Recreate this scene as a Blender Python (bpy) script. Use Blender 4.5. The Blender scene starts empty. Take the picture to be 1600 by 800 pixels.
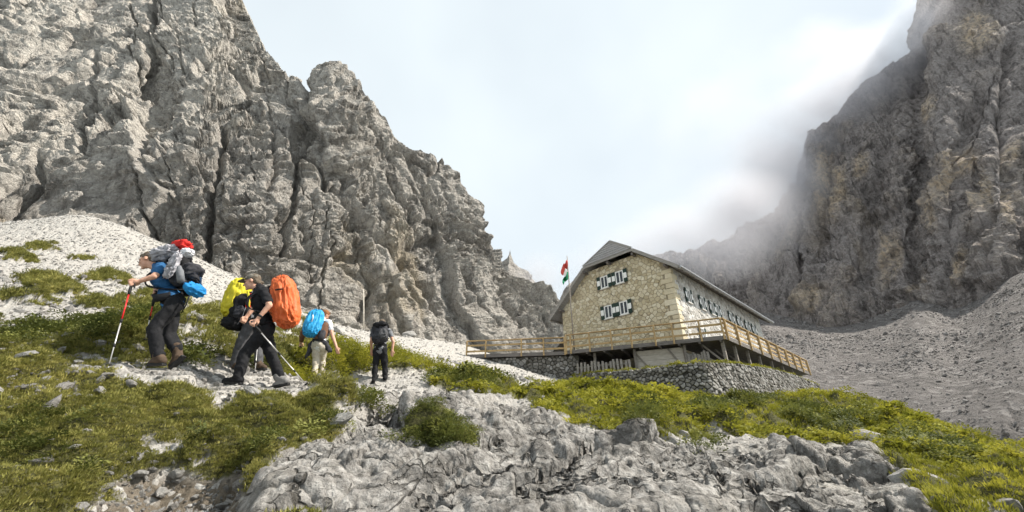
import bpy, bmesh, math, random
import numpy as np
from mathutils import noise, Vector, Matrix

random.seed(7)
rng = np.random.default_rng(7)
SC = bpy.context.scene
COL = SC.collection
R = math.radians

# ------------------------------------------------------------------ camera
FPX = 620.0                       # focal length in photo pixels (photo is 1600 wide)
PITCH = R(25.8)
CP, SP = math.cos(PITCH), math.sin(PITCH)
cam = bpy.data.cameras.new('camera')
cam.sensor_width = 36.0
cam.lens = 36.0 * FPX / 1600.0
cam.clip_start = 0.05
cam.clip_end = 3000.0
camo = bpy.data.objects.new('camera', cam)
COL.objects.link(camo)
camo.location = (0, 0, 0)
camo.rotation_euler = (math.pi / 2 + PITCH, 0, 0)
SC.camera = camo

# ------------------------------------------------------------------ sun, sky, exposure
SUN_EL, SUN_AZ = R(50), math.atan2(0.99, -0.02)      # azimuth clockwise from +Y, towards the sun
sd = Vector((math.sin(SUN_AZ) * math.cos(SUN_EL), math.cos(SUN_AZ) * math.cos(SUN_EL), math.sin(SUN_EL)))
sl = bpy.data.lights.new('sun', 'SUN')
sl.energy = 5.0
sl.angle = R(0.6)
sl.color = (1.0, 0.94, 0.85)
so = bpy.data.objects.new('sun', sl)
COL.objects.link(so)
so.rotation_euler = (-sd).to_track_quat('-Z', 'Y').to_euler()
so.location = (90, 0, 120)

W = bpy.data.worlds.new('World')
SC.world = W
W.use_nodes = True
wn, wl = W.node_tree.nodes, W.node_tree.links
wn.clear()
wout = wn.new('ShaderNodeOutputWorld')
sky = wn.new('ShaderNodeTexSky')
sky.sky_type = 'NISHITA'
sky.sun_disc = False
sky.sun_elevation = SUN_EL
sky.sun_rotation = SUN_AZ
sky.altitude = 2200
sky.air_density = 1.0
sky.dust_density = 1.5
bg1 = wn.new('ShaderNodeBackground'); bg1.inputs['Strength'].default_value = 0.10
wl.new(sky.outputs[0], bg1.inputs['Color'])
bg2 = wn.new('ShaderNodeBackground')                 # thin bright cloud veil over the whole sky
bg2.inputs['Color'].default_value = (0.87, 0.95, 0.985, 1)
bg2.inputs['Strength'].default_value = 0.67
tc = wn.new('ShaderNodeTexCoord')
wnz = wn.new('ShaderNodeTexNoise'); wnz.inputs['Scale'].default_value = 2.2; wnz.inputs['Detail'].default_value = 3.0
wl.new(tc.outputs['Generated'], wnz.inputs['Vector'])
wr = wn.new('ShaderNodeMapRange')
wr.inputs['From Min'].default_value = 0.3; wr.inputs['From Max'].default_value = 0.7
wr.inputs['To Min'].default_value = 0.78; wr.inputs['To Max'].default_value = 0.96
wl.new(wnz.outputs[0], wr.inputs['Value'])
wmx = wn.new('ShaderNodeMixShader')
wl.new(wr.outputs[0], wmx.inputs[0]); wl.new(bg1.outputs[0], wmx.inputs[1]); wl.new(bg2.outputs[0], wmx.inputs[2])
wl.new(wmx.outputs[0], wout.inputs['Surface'])

SC.view_settings.view_transform = 'Standard'
SC.view_settings.look = 'None'
SC.view_settings.exposure = 0.70
SC.view_settings.gamma = 1.0
SC.view_settings.use_curve_mapping = False
SC.render.engine = 'CYCLES'
SC.cycles.use_denoising = True
SC.cycles.denoiser = 'OPENIMAGEDENOISE'
SC.cycles.denoising_input_passes = 'RGB_ALBEDO_NORMAL'
SC.cycles.max_bounces = 5
SC.cycles.diffuse_bounces = 3
SC.cycles.use_adaptive_sampling = True
SC.cycles.adaptive_threshold = 0.03
SC.cycles.adaptive_min_samples = 24
SC.cycles.volume_bounces = 2
SC.cycles.transparent_max_bounces = 8
SC.cycles.volume_max_steps = 160

# ------------------------------------------------------------------ helpers
def P(px, py, Y):
    """World point seen at photo pixel (px, py) standing at distance Y in front of the camera."""
    u, v = (px - 800.0) / FPX, (400.0 - py) / FPX
    dy, dz = CP - v * SP, SP + v * CP
    return Vector((u / dy * Y, Y, dz / dy * Y))

def Pn(px, py, Y):
    u, v = (px - 800.0) / FPX, (400.0 - py) / FPX
    dy, dz = CP - v * SP, SP + v * CP
    return np.stack([u / dy * Y, Y + 0 * u, dz / dy * Y], -1)

def project(p):
    d = p[..., 1] * CP + p[..., 2] * SP
    d = np.maximum(d, 1e-3)
    return 800 + FPX * p[..., 0] / d, 400 - FPX * (-p[..., 1] * SP + p[..., 2] * CP) / d

def nfrac(pts, scale, H=0.9, lac=2.1, octv=6, off=(0, 0, 0)):
    s = np.broadcast_to(np.asarray(scale, float), (3,))
    L = (pts * s + np.asarray(off, float)).tolist()
    f = noise.fractal
    return np.array([f(p, H, lac, octv) for p in L])

def nridge(pts, scale, H=0.9, lac=2.1, octv=6, off=(0, 0, 0)):
    s = np.broadcast_to(np.asarray(scale, float), (3,))
    L = (pts * s + np.asarray(off, float)).tolist()
    f = noise.ridged_multi_fractal
    return np.array([f(p, H, lac, octv, 1.0, 2.0) for p in L])

def nvor(pts, scale, off=(0, 0, 0), tilt=0.0):
    """F1, F2 distances and a random height per cell; tilt leans each cell's facet its own way."""
    s = np.broadcast_to(np.asarray(scale, float), (3,))
    W_ = pts * s + np.asarray(off, float)
    f = noise.voronoi
    d, q = [], []
    for p in W_.tolist():
        a, b = f(p)
        d.append((a[0], a[1])); q.append(b[0][:])
    d, q = np.array(d), np.array(q)
    def hs(k):
        h = np.sin(q @ np.array(k)) * 43758.5453
        return h - np.floor(h)
    h = hs([12.9898, 78.233, 37.719])
    if tilt:
        g = np.stack([hs([39.3, 11.1, 83.1]), hs([73.1, 52.2, 9.7]), hs([21.7, 64.9, 45.3])], -1) - 0.5
        h = h + tilt * ((W_ - q) * g).sum(-1)
    return d[:, 0], d[:, 1], h

def sstep(a, b, x):
    t = np.clip((x - a) / (b - a), 0, 1)
    return t * t * (3 - 2 * t)

def in_poly(x, y, poly):
    c = np.zeros(x.shape, bool)
    n = len(poly)
    for i in range(n):
        x1, y1 = poly[i]; x2, y2 = poly[(i + 1) % n]
        cond = ((y1 > y) != (y2 > y)) & (x < (x2 - x1) * (y - y1) / ((y2 - y1) or 1e-9) + x1)
        c ^= cond
    return c

def seg_dist(x, y, pl):
    d = np.full(x.shape, 1e9)
    for (x1, y1), (x2, y2) in zip(pl[:-1], pl[1:]):
        L2 = (x2 - x1) ** 2 + (y2 - y1) ** 2 + 1e-9
        t = np.clip(((x - x1) * (x2 - x1) + (y - y1) * (y2 - y1)) / L2, 0, 1)
        d = np.minimum(d, np.hypot(x - x1 - t * (x2 - x1), y - y1 - t * (y2 - y1)))
    return d

def poly_sd(x, y, poly):
    """Signed distance to a polygon, positive inside."""
    d = seg_dist(x, y, list(poly) + [poly[0]])
    return np.where(in_poly(x, y, poly), d, -d)

def link(o, parent=None):
    COL.objects.link(o)
    if parent is not None:
        o.parent = parent
    return o

def tag(o, label=None, cat=None, group=None, kind=None):
    if label: o['label'] = label
    if cat: o['category'] = cat
    if group: o['group'] = group
    if kind: o['kind'] = kind
    return o

def np_mesh(name, verts, quads=None, tris=None, smooth=True):
    me = bpy.data.meshes.new(name)
    nq = 0 if quads is None else len(quads)
    nt = 0 if tris is None else len(tris)
    me.vertices.add(len(verts))
    me.vertices.foreach_set('co', np.asarray(verts, np.float32).ravel())
    loops = []
    if nq: loops.append(np.asarray(quads, np.int32).ravel())
    if nt: loops.append(np.asarray(tris, np.int32).ravel())
    lp = np.concatenate(loops)
    me.loops.add(len(lp))
    me.loops.foreach_set('vertex_index', lp)
    me.polygons.add(nq + nt)
    st = np.concatenate([np.arange(nq) * 4, nq * 4 + np.arange(nt) * 3]).astype(np.int32)
    me.polygons.foreach_set('loop_start', st)
    me.polygons.foreach_set('use_smooth', np.full(nq + nt, smooth))
    me.update(calc_edges=True)
    me.validate()
    return me

def grid_quads(nu, nv, flip=False):
    i = np.arange(nu - 1)[:, None] * nv + np.arange(nv - 1)[None, :]
    q = np.stack([i, i + nv, i + nv + 1, i + 1], -1).reshape(-1, 4)
    return q[:, ::-1] if flip else q

def grid_normals(p):
    du = np.gradient(p, axis=0); dv = np.gradient(p, axis=1)
    n = np.cross(du, dv)
    return n / np.maximum(np.linalg.norm(n, axis=-1, keepdims=True), 1e-9)

def add_attr(me, name, vals):
    a = me.attributes.new(name, 'FLOAT', 'POINT')
    a.data.foreach_set('value', np.asarray(vals, np.float32).ravel())

def mesh_obj(name, me, mat, parent=None):
    o = bpy.data.objects.new(name, me)
    if mat is not None:
        for m in (mat if isinstance(mat, (list, tuple)) else [mat]):
            me.materials.append(m)
    return link(o, parent)

# ------------------------------------------------------------------ materials
class NB:
    """Small node-tree builder."""
    def __init__(s, name):
        s.m = bpy.data.materials.new(name); s.m.use_nodes = True
        s.n, s.l = s.m.node_tree.nodes, s.m.node_tree.links
        s.b = s.n['Principled BSDF']; s.out = s.n['Material Output']
        s.b.inputs['Specular IOR Level'].default_value = 0.25
        s.tc = s.n.new('ShaderNodeTexCoord')
    def mapv(s, scale=(1, 1, 1), rot=(0, 0, 0), src=None):
        m = s.n.new('ShaderNodeMapping')
        m.inputs['Scale'].default_value = scale; m.inputs['Rotation'].default_value = rot
        s.l.new(src or s.tc.outputs['Object'], m.inputs['Vector'])
        return m.outputs[0]
    def noise(s, scale, detail=4, rough=0.55, vec=None, dist=0.0):
        t = s.n.new('ShaderNodeTexNoise')
        t.inputs['Scale'].default_value = scale; t.inputs['Detail'].default_value = detail
        t.inputs['Roughness'].default_value = rough; t.inputs['Distortion'].default_value = dist
        s.l.new(vec or s.tc.outputs['Object'], t.inputs['Vector'])
        return t.outputs['Fac']
    def vor(s, scale, feature='F1', out='Distance', vec=None):
        t = s.n.new('ShaderNodeTexVoronoi'); t.feature = feature
        t.inputs['Scale'].default_value = scale
        s.l.new(vec or s.tc.outputs['Object'], t.inputs['Vector'])
        return t.outputs[out]
    def rng(s, v, a, b, c=0.0, d=1.0):
        t = s.n.new('ShaderNodeMapRange')
        for k, x in zip(('From Min', 'From Max', 'To Min', 'To Max'), (a, b, c, d)):
            t.inputs[k].default_value = x
        s.l.new(v, t.inputs['Value'])
        return t.outputs[0]
    def math(s, op, a, b=None):
        t = s.n.new('ShaderNodeMath'); t.operation = op
        for i, x in enumerate((a, b)):
            if x is None: continue
            if isinstance(x, (int, float)): t.inputs[i].default_value = x
            else: s.l.new(x, t.inputs[i])
        return t.outputs[0]
    def mix(s, f, a, b, mode='MIX'):
        t = s.n.new('ShaderNodeMix'); t.data_type = 'RGBA'; t.blend_type = mode
        for k, x in ((0, f), (6, a), (7, b)):
            if isinstance(x, (int, float)): t.inputs[k].default_value = x
            elif isinstance(x, (tuple, list)): t.inputs[k].default_value = tuple(x) + ((1,) if len(x) == 3 else ())
            else: s.l.new(x, t.inputs[k])
        return t.outputs[2]
    def ramp(s, f, stops):
        t = s.n.new('ShaderNodeValToRGB'); e = t.color_ramp.elements
        while len(e) < len(stops): e.new(0.5)
        for el, (p, c) in zip(e, stops):
            el.position = p; el.color = tuple(c) + (1,)
        s.l.new(f, t.inputs[0])
        return t.outputs[0]
    def attr(s, name):
        t = s.n.new('ShaderNodeAttribute'); t.attribute_name = name
        return t.outputs['Fac']
    def bump(s, h, strength=0.5, dist=0.05, prev=None):
        t = s.n.new('ShaderNodeBump')
        t.inputs['Strength'].default_value = strength; t.inputs['Distance'].default_value = dist
        s.l.new(h, t.inputs['Height'])
        if prev is not None: s.l.new(prev, t.inputs['Normal'])
        return t.outputs[0]
    def done(s, color=None, normal=None, rough=0.85):
        if color is not None:
            if isinstance(color, (tuple, list)): s.b.inputs['Base Color'].default_value = tuple(color) + (1,)
            else: s.l.new(color, s.b.inputs['Base Color'])
        if normal is not None: s.l.new(normal, s.b.inputs['Normal'])
        if isinstance(rough, (int, float)): s.b.inputs['Roughness'].default_value = rough
        else: s.l.new(rough, s.b.inputs['Roughness'])
        return s.m

def cliff_material(name, light, mid, dark, ochre, och=0.62, unit=1.0, streak=1.0, fine=0.35, zs=0.22, fresh_lit=(0.70, 0.65, 0.57)):
    b = NB(name)
    v = b.mapv((1, 1, zs))                                   # stretched down the face: water streaks
    n1 = b.noise(0.05 * unit, 8, 0.68)
    n2 = b.noise(0.9 * unit, 8, 0.7)
    st = b.noise(fine, 7, 0.68, v, 0.6)
    lay = b.noise(0.35 * unit, 5, 0.6, b.mapv((0.22, 0.22, 2.2)))
    c = b.mix(b.rng(n1, 0.36, 0.64), mid, light)
    c = b.mix(b.rng(st, 0.50, 0.68, 0.0, 0.75 * streak), c, dark)
    c = b.mix(b.rng(lay, 0.55, 0.75, 0.0, 0.45), c, mid)
    oc = b.noise(0.035 * unit, 5, 0.6, b.mapv((1, 1, 0.5)), 0.4)
    c = b.mix(b.rng(oc, och, och + 0.1, 0, 0.8), c, ochre)
    c = b.mix(b.rng(n2, 0.34, 0.58, 0.0, 1.0), b.mix(0.5, c, dark), c)
    f = b.noise(3.5 * unit, 8, 0.72)
    sp_ = b.noise(2.1 * unit, 8, 0.8, b.mapv((1, 1, 0.8)), 0.3)
    c = b.mix(b.rng(sp_, 0.42, 0.54, 0.0, 1.0), b.mix(0.42, c, dark), c)
    c = b.mix(b.rng(sp_, 0.56, 0.66, 0.0, 0.4), c, light)
    cr = b.vor(0.7 * unit, 'DISTANCE_TO_EDGE', 'Distance', b.mapv((1, 1, 0.6)))
    # fresher, creamier rock, and sunlight painted onto the upper left wall
    c = b.mix(b.math('MULTIPLY', b.attr('fresh_lit'), b.rng(n2, 0.40, 0.60, 0.05, 0.85)), c, fresh_lit)
    c = b.mix(b.math('MULTIPLY', b.rng(st, 0.50, 0.60, 0.0, 0.55 * streak), b.rng(n1, 0.3, 0.6, 1.0, 0.5)), c, dark)
    nb = b.bump(n2, 1.0, 1.3 / unit)
    nb = b.bump(f, 1.0, 0.45 / unit, nb)
    nb = b.bump(b.rng(cr, 0.0, 0.10), 0.5, 0.35 / unit, nb)
    return b.done(c, nb, 0.95)

LIME_L, LIME_M, LIME_D = (0.60, 0.56, 0.505), (0.43, 0.398, 0.355), (0.15, 0.137, 0.122)
M_cliff = cliff_material('limestone_cliff', LIME_L, LIME_M, LIME_D, (0.44, 0.36, 0.24), 0.58, 1.0)
M_cliff_r = cliff_material('brown_limestone_cliff', (0.54, 0.485, 0.455), (0.42, 0.375, 0.352), (0.13, 0.115, 0.108), (0.52, 0.425, 0.31), 0.60, 0.55, 1.2, 0.42, 0.10, (0.74, 0.585, 0.41))

# ------------------------------------------------------------------ terrain: hillside
OY = 1.5
CTRL = [  # photo pixel of a ground point and its distance
 (-150,800,2.1),(0,800,2.25),(200,800,2.5),(400,800,2.6),(600,800,2.65),(800,800,2.6),(1000,800,2.7),(1200,800,2.8),(1400,800,3.0),(1600,800,3.5),(1750,800,3.8),
 (0,740,2.7),(150,740,2.9),(300,740,3.1),(450,740,3.2),(600,740,3.15),(800,740,3.15),(1000,740,3.3),(1200,740,3.6),(1350,740,4.2),(1500,760,5.4),(1600,760,6.2),
 (-150,690,2.9),(0,685,3.1),(200,685,3.5),(400,690,3.8),(550,690,3.85),(700,685,4.0),(850,685,4.3),(1000,695,4.6),(1150,700,4.8),(1300,715,5.2),
 (0,640,3.55),(200,640,4.0),(400,640,4.6),(560,645,4.8),(700,640,5.2),(850,650,5.9),(950,665,6.2),(1100,680,6.6),(1250,692,6.8),
 (0,600,4.0),(200,600,4.4),(300,600,4.9),(360,602,5.6),(440,606,5.8),(520,600,7.8),(600,600,9.3),(680,597,10.0),(760,612,10.0),
 (243,571,5.12),(268,578,4.9),(100,570,4.7),(0,570,4.4),(-150,570,4.2),(850,625,10.5),(950,640,10.5),(1000,625,14),(1100,640,13.5),(1200,645,15),(1300,660,14.5),(1300,628,23),(1400,645,18.5),(1400,680,11.5),(1400,720,7.2),
 (1500,688,14.5),(1500,722,9.5),(1600,718,12.0),(1600,740,8.8),(1700,760,9.0),
 (930,609,24.4),(1000,619,22.5),(1060,628,21.2),(1120,630,21.4),(1200,625,25.4),(1270,613,32.4),(1060,636,17),
 (730,572,16.5),(800,591,16.5),(890,606,20),(650,562,14.5),(560,565,12),(480,560,10.5),(800,579,25),(870,593,26),(740,562,27),(700,551,28),
 (0,520,5.6),(0,480,7.5),(100,500,6.9),(200,505,7.2),(330,525,8.8),(420,545,9.2),(0,440,10),(0,400,14),(0,350,24),(130,400,16.5),(130,340,28),(250,450,13.5),(250,385,28),(330,470,15),
 (380,440,29),(480,495,30),(430,492,20),(550,522,24),(640,527,31),(730,540,33),(-150,480,7.0),(-150,400,13),(-150,355,22),
]
WPTS = [(8,29,4.0),(14,28,4.0),(20,33,4.0),(5,31,4.2),(15,34,4.0),(5,36,4.6),(22,42,4.2),(28,38,4.0),(30,48,3.5),
        (33,38,0.5),(36,50,-1),(27,24,-3),(21,13,-2.5),(34,20,-7),(14,6,-2.4),(40,40,-5),(25,10,-5),
        (-52,38,17),(-42,44,12),(-26,44,9),(-18,46,7),(-5,46,7),(6,48,5.5),(-65,40,22),(-70,60,20),(-30,60,8),(0,60,6),(30,60,1),(-90,55,26),
        (0,0.9,-0.75),(2.5,0.9,-0.8),(-2.5,0.9,-0.6),(5,1.0,-1.2),(-5,1.0,-0.45)]
cw = np.array([P(*c)[:] for c in CTRL] + [tuple(w) for w in WPTS])

def warp(x, y):
    yp = y + OY
    return np.stack([x / yp, 0.9 * np.log(yp)], -1)

def tps_fit(c, v):
    n = len(c)
    d = np.linalg.norm(c[:, None] - c[None], axis=-1)
    K = np.where(d > 0, d * d * np.log(np.maximum(d, 1e-9)), 0) + 2e-4 * np.eye(n)
    Q = np.hstack([np.ones((n, 1)), c])
    A = np.block([[K, Q], [Q.T, np.zeros((3, 3))]])
    return np.linalg.solve(A, np.concatenate([v, np.zeros(3)]))

_tc = warp(cw[:, 0], cw[:, 1])
_tw = tps_fit(_tc, cw[:, 2] / (cw[:, 1] + OY))

def ground_base(x, y):
    """Smooth hillside height at world x, y."""
    x = np.asarray(x, float); y = np.asarray(y, float)
    sh = np.broadcast(x, y).shape
    q = warp(np.broadcast_to(x, sh).ravel(), np.broadcast_to(y, sh).ravel())
    out = np.empty(len(q))
    for i in range(0, len(q), 40000):
        qq = q[i:i + 40000]
        d2 = ((qq[:, None] - _tc[None]) ** 2).sum(-1)
        K = 0.5 * d2 * np.log(np.maximum(d2, 1e-18))
        out[i:i + 40000] = K @ _tw[:-3] + _tw[-3] + qq @ _tw[-2:]
    return (out.reshape(sh)) * (np.broadcast_to(y, sh) + OY)

NU, NV = 1120, 520
ga = np.linspace(-1.72, 1.72, NU)
LGY = np.concatenate([np.linspace(math.log(2.3), math.log(3.7), 24, endpoint=False), np.linspace(math.log(3.7), math.log(8.0), 326, endpoint=False), np.linspace(math.log(8.0), math.log(64.0), 170)])
gy = np.exp(LGY)                                           # rows crowd where the ground is near
GX = ga[:, None] * gy[None, :]
GY = np.broadcast_to(gy[None, :] - OY, GX.shape).copy()
# base height on a coarse lattice, then bilinear (the smooth part has no fine detail)
cu, lcv = np.linspace(-1.72, 1.72, 281), np.linspace(math.log(2.3), math.log(64.0), 160)
cv = np.exp(lcv)
cz = ground_base(cu[:, None] * cv[None, :], np.broadcast_to(cv[None, :] - OY, (281, 160)))
fu = np.linspace(0, 280 - 1e-6, NU); fv = np.clip((LGY - lcv[0]) / (lcv[-1] - lcv[0]) * 159, 0, 159 - 1e-6)
iu, iv = fu.astype(int), fv.astype(int); du, dv = (fu - iu)[:, None], (fv - iv)[None, :]
GZ = (cz[iu][:, iv] * (1 - du) * (1 - dv) + cz[iu + 1][:, iv] * du * (1 - dv) + cz[iu][:, iv + 1] * (1 - du) * dv + cz[iu + 1][:, iv + 1] * du * dv)

g0 = np.stack([GX, GY, GZ], -1)
gpx, gpy = project(g0)
flat = g0.reshape(-1, 3)
wob = nfrac(flat, 0.9, 1.0, 2.0, 4).reshape(GX.shape)
wob2 = nfrac(flat, 0.5, 1.0, 2.0, 5, (9, 3, 1)).reshape(GX.shape)
GRASS_NEAR = [(-200,612),(60,614),(180,604),(260,600),(320,622),(335,645),(345,660),(380,625),(450,612),(545,640),(540,668),(470,705),(400,752),(378,772),(330,730),(300,690),(250,695),(165,700),(150,745),(60,765),(-200,770)]
MOSS = [(625,676),(680,664),(748,684),(735,700),(690,704),(640,694)]
BUSH_STRIP = [(440,578),(455,560),(530,546),(640,562),(690,582),(640,584),(560,583),(500,584)]
MEADOW = [(676,604),(735,588),(800,604),(860,618),(905,600),(1000,612),(1120,622),(1272,604),(1420,650),(1800,780),(1800,900),(1560,900),(1470,800),(1400,745),(1330,706),(1250,694),(1120,684),(1010,690),(950,662),(850,645),(760,628)]
ROCK = [(300,830),(360,775),(440,728),(520,690),(560,650),(600,620),(700,606),(800,632),(900,668),(1000,690),(1120,686),(1250,694),(1335,706),(1400,745),(1490,830)]
HOLLOW = [(-60,860),(-20,800),(120,778),(165,722),(235,706),(290,690),(350,712),(392,752),(370,800),(320,860)]
PATHW = [(640,560),(730,566),(895,600),(890,612),(820,603),(740,592),(690,590),(520,600),(440,620),(350,615),(330,590),(420,585),(520,592),(640,585)]
hf = nfrac(flat, 3.2, 0.7, 2.0, 4, (1, 6, 3)).reshape(GX.shape)
sd_g = poly_sd(gpx, gpy, GRASS_NEAR) + 28 * wob + 12 * wob2
creach = sstep(0.20, 0.04, hf) * sstep(0.42, 0.26, wob)                             # bare scraps inside the turf
sd_m = poly_sd(gpx, gpy, MEADOW) + 16 * wob2 + 8 * wob
sd_r = poly_sd(gpx, gpy, ROCK) + 14 * wob
sd_b = poly_sd(gpx, gpy, BUSH_STRIP) + 6 * wob
sd_mo = poly_sd(gpx, gpy, MOSS) + 5 * wob
sd_h = poly_sd(gpx, gpy, HOLLOW) + 24 * wob + 14 * hf
grass = np.maximum.reduce([sstep(-6, 10, sd_g) * creach, sstep(-6, 8, sd_m), sstep(-3, 4, sd_b), sstep(-3, 5, sd_mo)])
# scattered turf on the left scree, thinning upwards
turf = sstep(0.02, 0.16, wob2 * 0.30 + wob * 0.35 + hf * 0.50 - 0.30 * sstep(530, 420, gpy) + (gpy - 592) / 360.0) * sstep(560, 480, gpx) * (gpy > 370)
for (cx, cy, rx, ry) in [(65,386,24,6),(18,396,24,5),(30,406,28,4),(55,440,30,5),(160,437,38,6),(185,441,24,5),(150,476,44,8),(85,456,46,9),(250,470,46,11),(258,441,18,4),(130,405,16,3),(290,500,40,9),(330,500,26,7),(20,470,50,9),(210,478,40,7),(340,540,36,8),(420,560,40,8)]:
    turf = np.maximum(turf, sstep(0.1, 0.35, 1 - np.hypot((gpx - cx) / rx, (gpy - cy) / ry) + 0.55 * hf))
grass = np.maximum(grass, turf * (1 - sstep(-4, 8, sd_r)))
rock = sstep(-6, 8, sd_r) * (1 - sstep(-3, 5, sd_mo))
boul = sstep(0.30, 0.5, nfrac(flat, 0.75, 1.0, 2.0, 4, (4, 8, 2)).reshape(GX.shape)) * sstep(-10, 30, sd_m) * sstep(640, 665, gpy) * (gpx > 980)
boul = np.maximum(boul, sstep(0.34, 0.55, nfrac(flat, 1.3, 1.0, 2.0, 4, (14, 8, 2)).reshape(GX.shape)) * sstep(900, 1000, gpx) * sstep(25, 0, np.abs(gpy - 690)) )
rock = np.maximum(rock, boul)
far = sstep(7, 14, GY)
path = np.maximum(sstep(-4, 6, poly_sd(gpx, gpy, PATHW) + 5 * wob), sstep(-4, 6, poly_sd(gpx, gpy, [(275,530),(330,555),(365,588),(352,650),(330,652),(322,605),(268,562)]) + 8 * wob))
grass = grass * (1 - rock) * (1 - sstep(-8, 8, sd_h)) * (1 - 0.9 * path * (1 - sstep(-2, 4, sd_b)))
dirt = sstep(-10, 8, sd_h) * (1 - rock)

# --- relief of the bare limestone outcrop
rm = (rock > 0.02).ravel()
rp = flat[rm]
ang = 0.5
rq = np.stack([rp[:, 0] * math.cos(ang) + rp[:, 1] * math.sin(ang), -rp[:, 0] * math.sin(ang) + rp[:, 1] * math.cos(ang), rp[:, 2]], -1)
wq = np.stack([nfrac(rq, 1.3, 1, 2, 3), nfrac(rq, 1.3, 1, 2, 3, (5, 5, 5)), 0 * rq[:, 0]], -1) * 0.22
f1, f2, h1 = nvor(rq + wq, (0.5, 1.05, 0.5), (0, 0, 0), 1.6)
a1, a2, h2 = nvor(rq + wq * 0.6, (1.9, 3.2, 1.5), (3, 1, 2), 1.6)
rr = 0.24 * h1 - 0.13 * sstep(0.055, 0.0, f2 - f1) + 0.06 * h2 - 0.05 * sstep(0.07, 0.0, a2 - a1)
def bil(sc_, o_, oc=3): return np.abs(nfrac(rq, sc_, 0.9, 2.1, oc, o_))          # rounded swells split by sharp fissures
rr += 0.26 * bil((0.7, 1.1, 0.6), (3, 3, 3)) + 0.08 * bil((2.0, 2.8, 1.6), (7, 3, 3)) + 0.03 * bil((6, 6, 5), (7, 1, 3), 4)
rr += 0.016 * nfrac(rq, 12.0, 0.5, 2.1, 4) - 0.06 * sstep(0.30, 0.6, nfrac(rq, 6.0, 0.8, 2.1, 3, (1, 7, 3)))
rise = np.zeros(GX.size); rise[rm] = (rr - np.percentile(rr, 74)) * np.clip(flat[rm][:, 1] / 5.0, 0.75, 1.15)
rise = rise.reshape(GX.shape) * rock
mound = np.abs(nfrac(flat, (1.3, 1.8, 0.3), 1.0, 2.0, 2, (3, 9, 4))).reshape(GX.shape)
hum = (-0.05 + 0.44 * mound + 0.05 * wob) * grass * np.clip(GY / 4.0, 0.6, 1.5)
fine = 0.022 * nfrac(flat, 6.0, 0.7, 2.1, 4, (2, 2, 7)).reshape(GX.shape) * np.clip(GY / 4, 0.6, 3)
footm = np.zeros(GX.shape)
FEET = [(245,572,4.9),(268,578,5.1),(360,601.5,5.48),(440,606,5.72),(370,579,6.62),(408,580,6.82),(491,595,8.95),(503,592,9.15),(583,599,9.95),(602,596,10.1)]
GZ2 = GZ + rise + hum + fine - 0.34 * sstep(-35, 40, sd_h) + 0.10 * wob2 * far
for q in FEET:                                        # trodden flat under each boot
    fp = P(*q); gk = np.exp(-((GX - fp.x * 0.97) ** 2 + (GY - fp.y * 0.97) ** 2) / 0.36 ** 2)
    GZ2 = GZ2 + (fp.z - GZ2) * np.minimum(1, 1.3 * gk); grass = grass * (1 - np.minimum(1, 1.5 * gk)); footm = np.maximum(footm, gk > 0.25)
for q in FEET:                                        # the ground in front of each boot dips, so that it stands clear
    fp = P(*q); ax_ = np.abs(GX / GY - fp.x / fp.y); k_ = (1 - sstep(0.05, 0.11, ax_)) * sstep(0.0, 0.15, fp.y - GY) * (1 - sstep(1.2, 2.2, fp.y - GY))
    GZ2 = GZ2 + k_ * (np.minimum(GZ2, fp.z * GY / fp.y - 0.05 - 0.02 * (fp.y - GY)) - GZ2); grass = grass * (1 - k_ * (fp.y - GY < 0.6)); footm = np.maximum(footm, k_ > 0.3)
nrm = grid_normals(np.stack([GX, GY, GZ2], -1))
g1 = np.stack([GX, GY, GZ2], -1)
g1[..., :2] += nrm[..., :2] * (rise * 0.30)[..., None] * np.sign(nrm[..., 2:3])
me = np_mesh('hillside', g1.reshape(-1, 3), grid_quads(NU, NV))
for nm, a in (('grass', grass), ('rock', rock), ('dirt', dirt)):
    add_attr(me, nm, a)

b = NB('hillside_ground')
n1 = b.noise(1.2, 6, 0.6); n2 = b.noise(14, 6, 0.65); n3 = b.noise(60, 4, 0.7)
pebv = b.vor(22, 'F1', 'Color'); peb = b.vor(22, 'F1', 'Distance')
sepp = b.n.new('ShaderNodeSeparateColor'); b.l.new(pebv, sepp.inputs[0])
grav = b.mix(sepp.outputs[0], (0.32, 0.304, 0.28), (0.49, 0.474, 0.448))
grav = b.mix(b.rng(peb, 0.28, 0.6, 0, 0.55), grav, (0.24, 0.225, 0.2))
grav = b.mix(b.rng(n1, 0.35, 0.7, 0.0, 0.45), grav, (0.40, 0.37, 0.33))
rk = b.ramp(n2, [(0.30, (0.085, 0.078, 0.069)), (0.48, (0.25, 0.236, 0.217)), (0.70, (0.43, 0.413, 0.386))])
st = b.noise(3.0, 8, 0.7, b.mapv((1, 1, 0.35)), 0.8)
rk = b.mix(b.rng(st, 0.47, 0.62, 0, 0.8), rk, (0.085, 0.079, 0.072))
rk = b.mix(b.rng(n1, 0.55, 0.75, 0, 0.5), rk, (0.44, 0.41, 0.36))
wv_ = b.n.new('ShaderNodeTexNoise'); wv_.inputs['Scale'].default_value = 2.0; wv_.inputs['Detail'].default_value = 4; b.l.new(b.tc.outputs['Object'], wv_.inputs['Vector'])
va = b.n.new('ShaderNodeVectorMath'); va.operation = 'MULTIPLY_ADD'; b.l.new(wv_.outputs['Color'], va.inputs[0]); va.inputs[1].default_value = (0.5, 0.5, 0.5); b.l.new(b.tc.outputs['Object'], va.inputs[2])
jn = b.vor(1.6, 'DISTANCE_TO_EDGE', 'Distance', b.mapv((1, 1.8, 0.8), (0, 0, 0.5), va.outputs[0])); jn2 = b.vor(5.5, 'DISTANCE_TO_EDGE', 'Distance', b.mapv((1, 1.6, 0.7), (0.2, 0, 0.4), va.outputs[0]))
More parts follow.
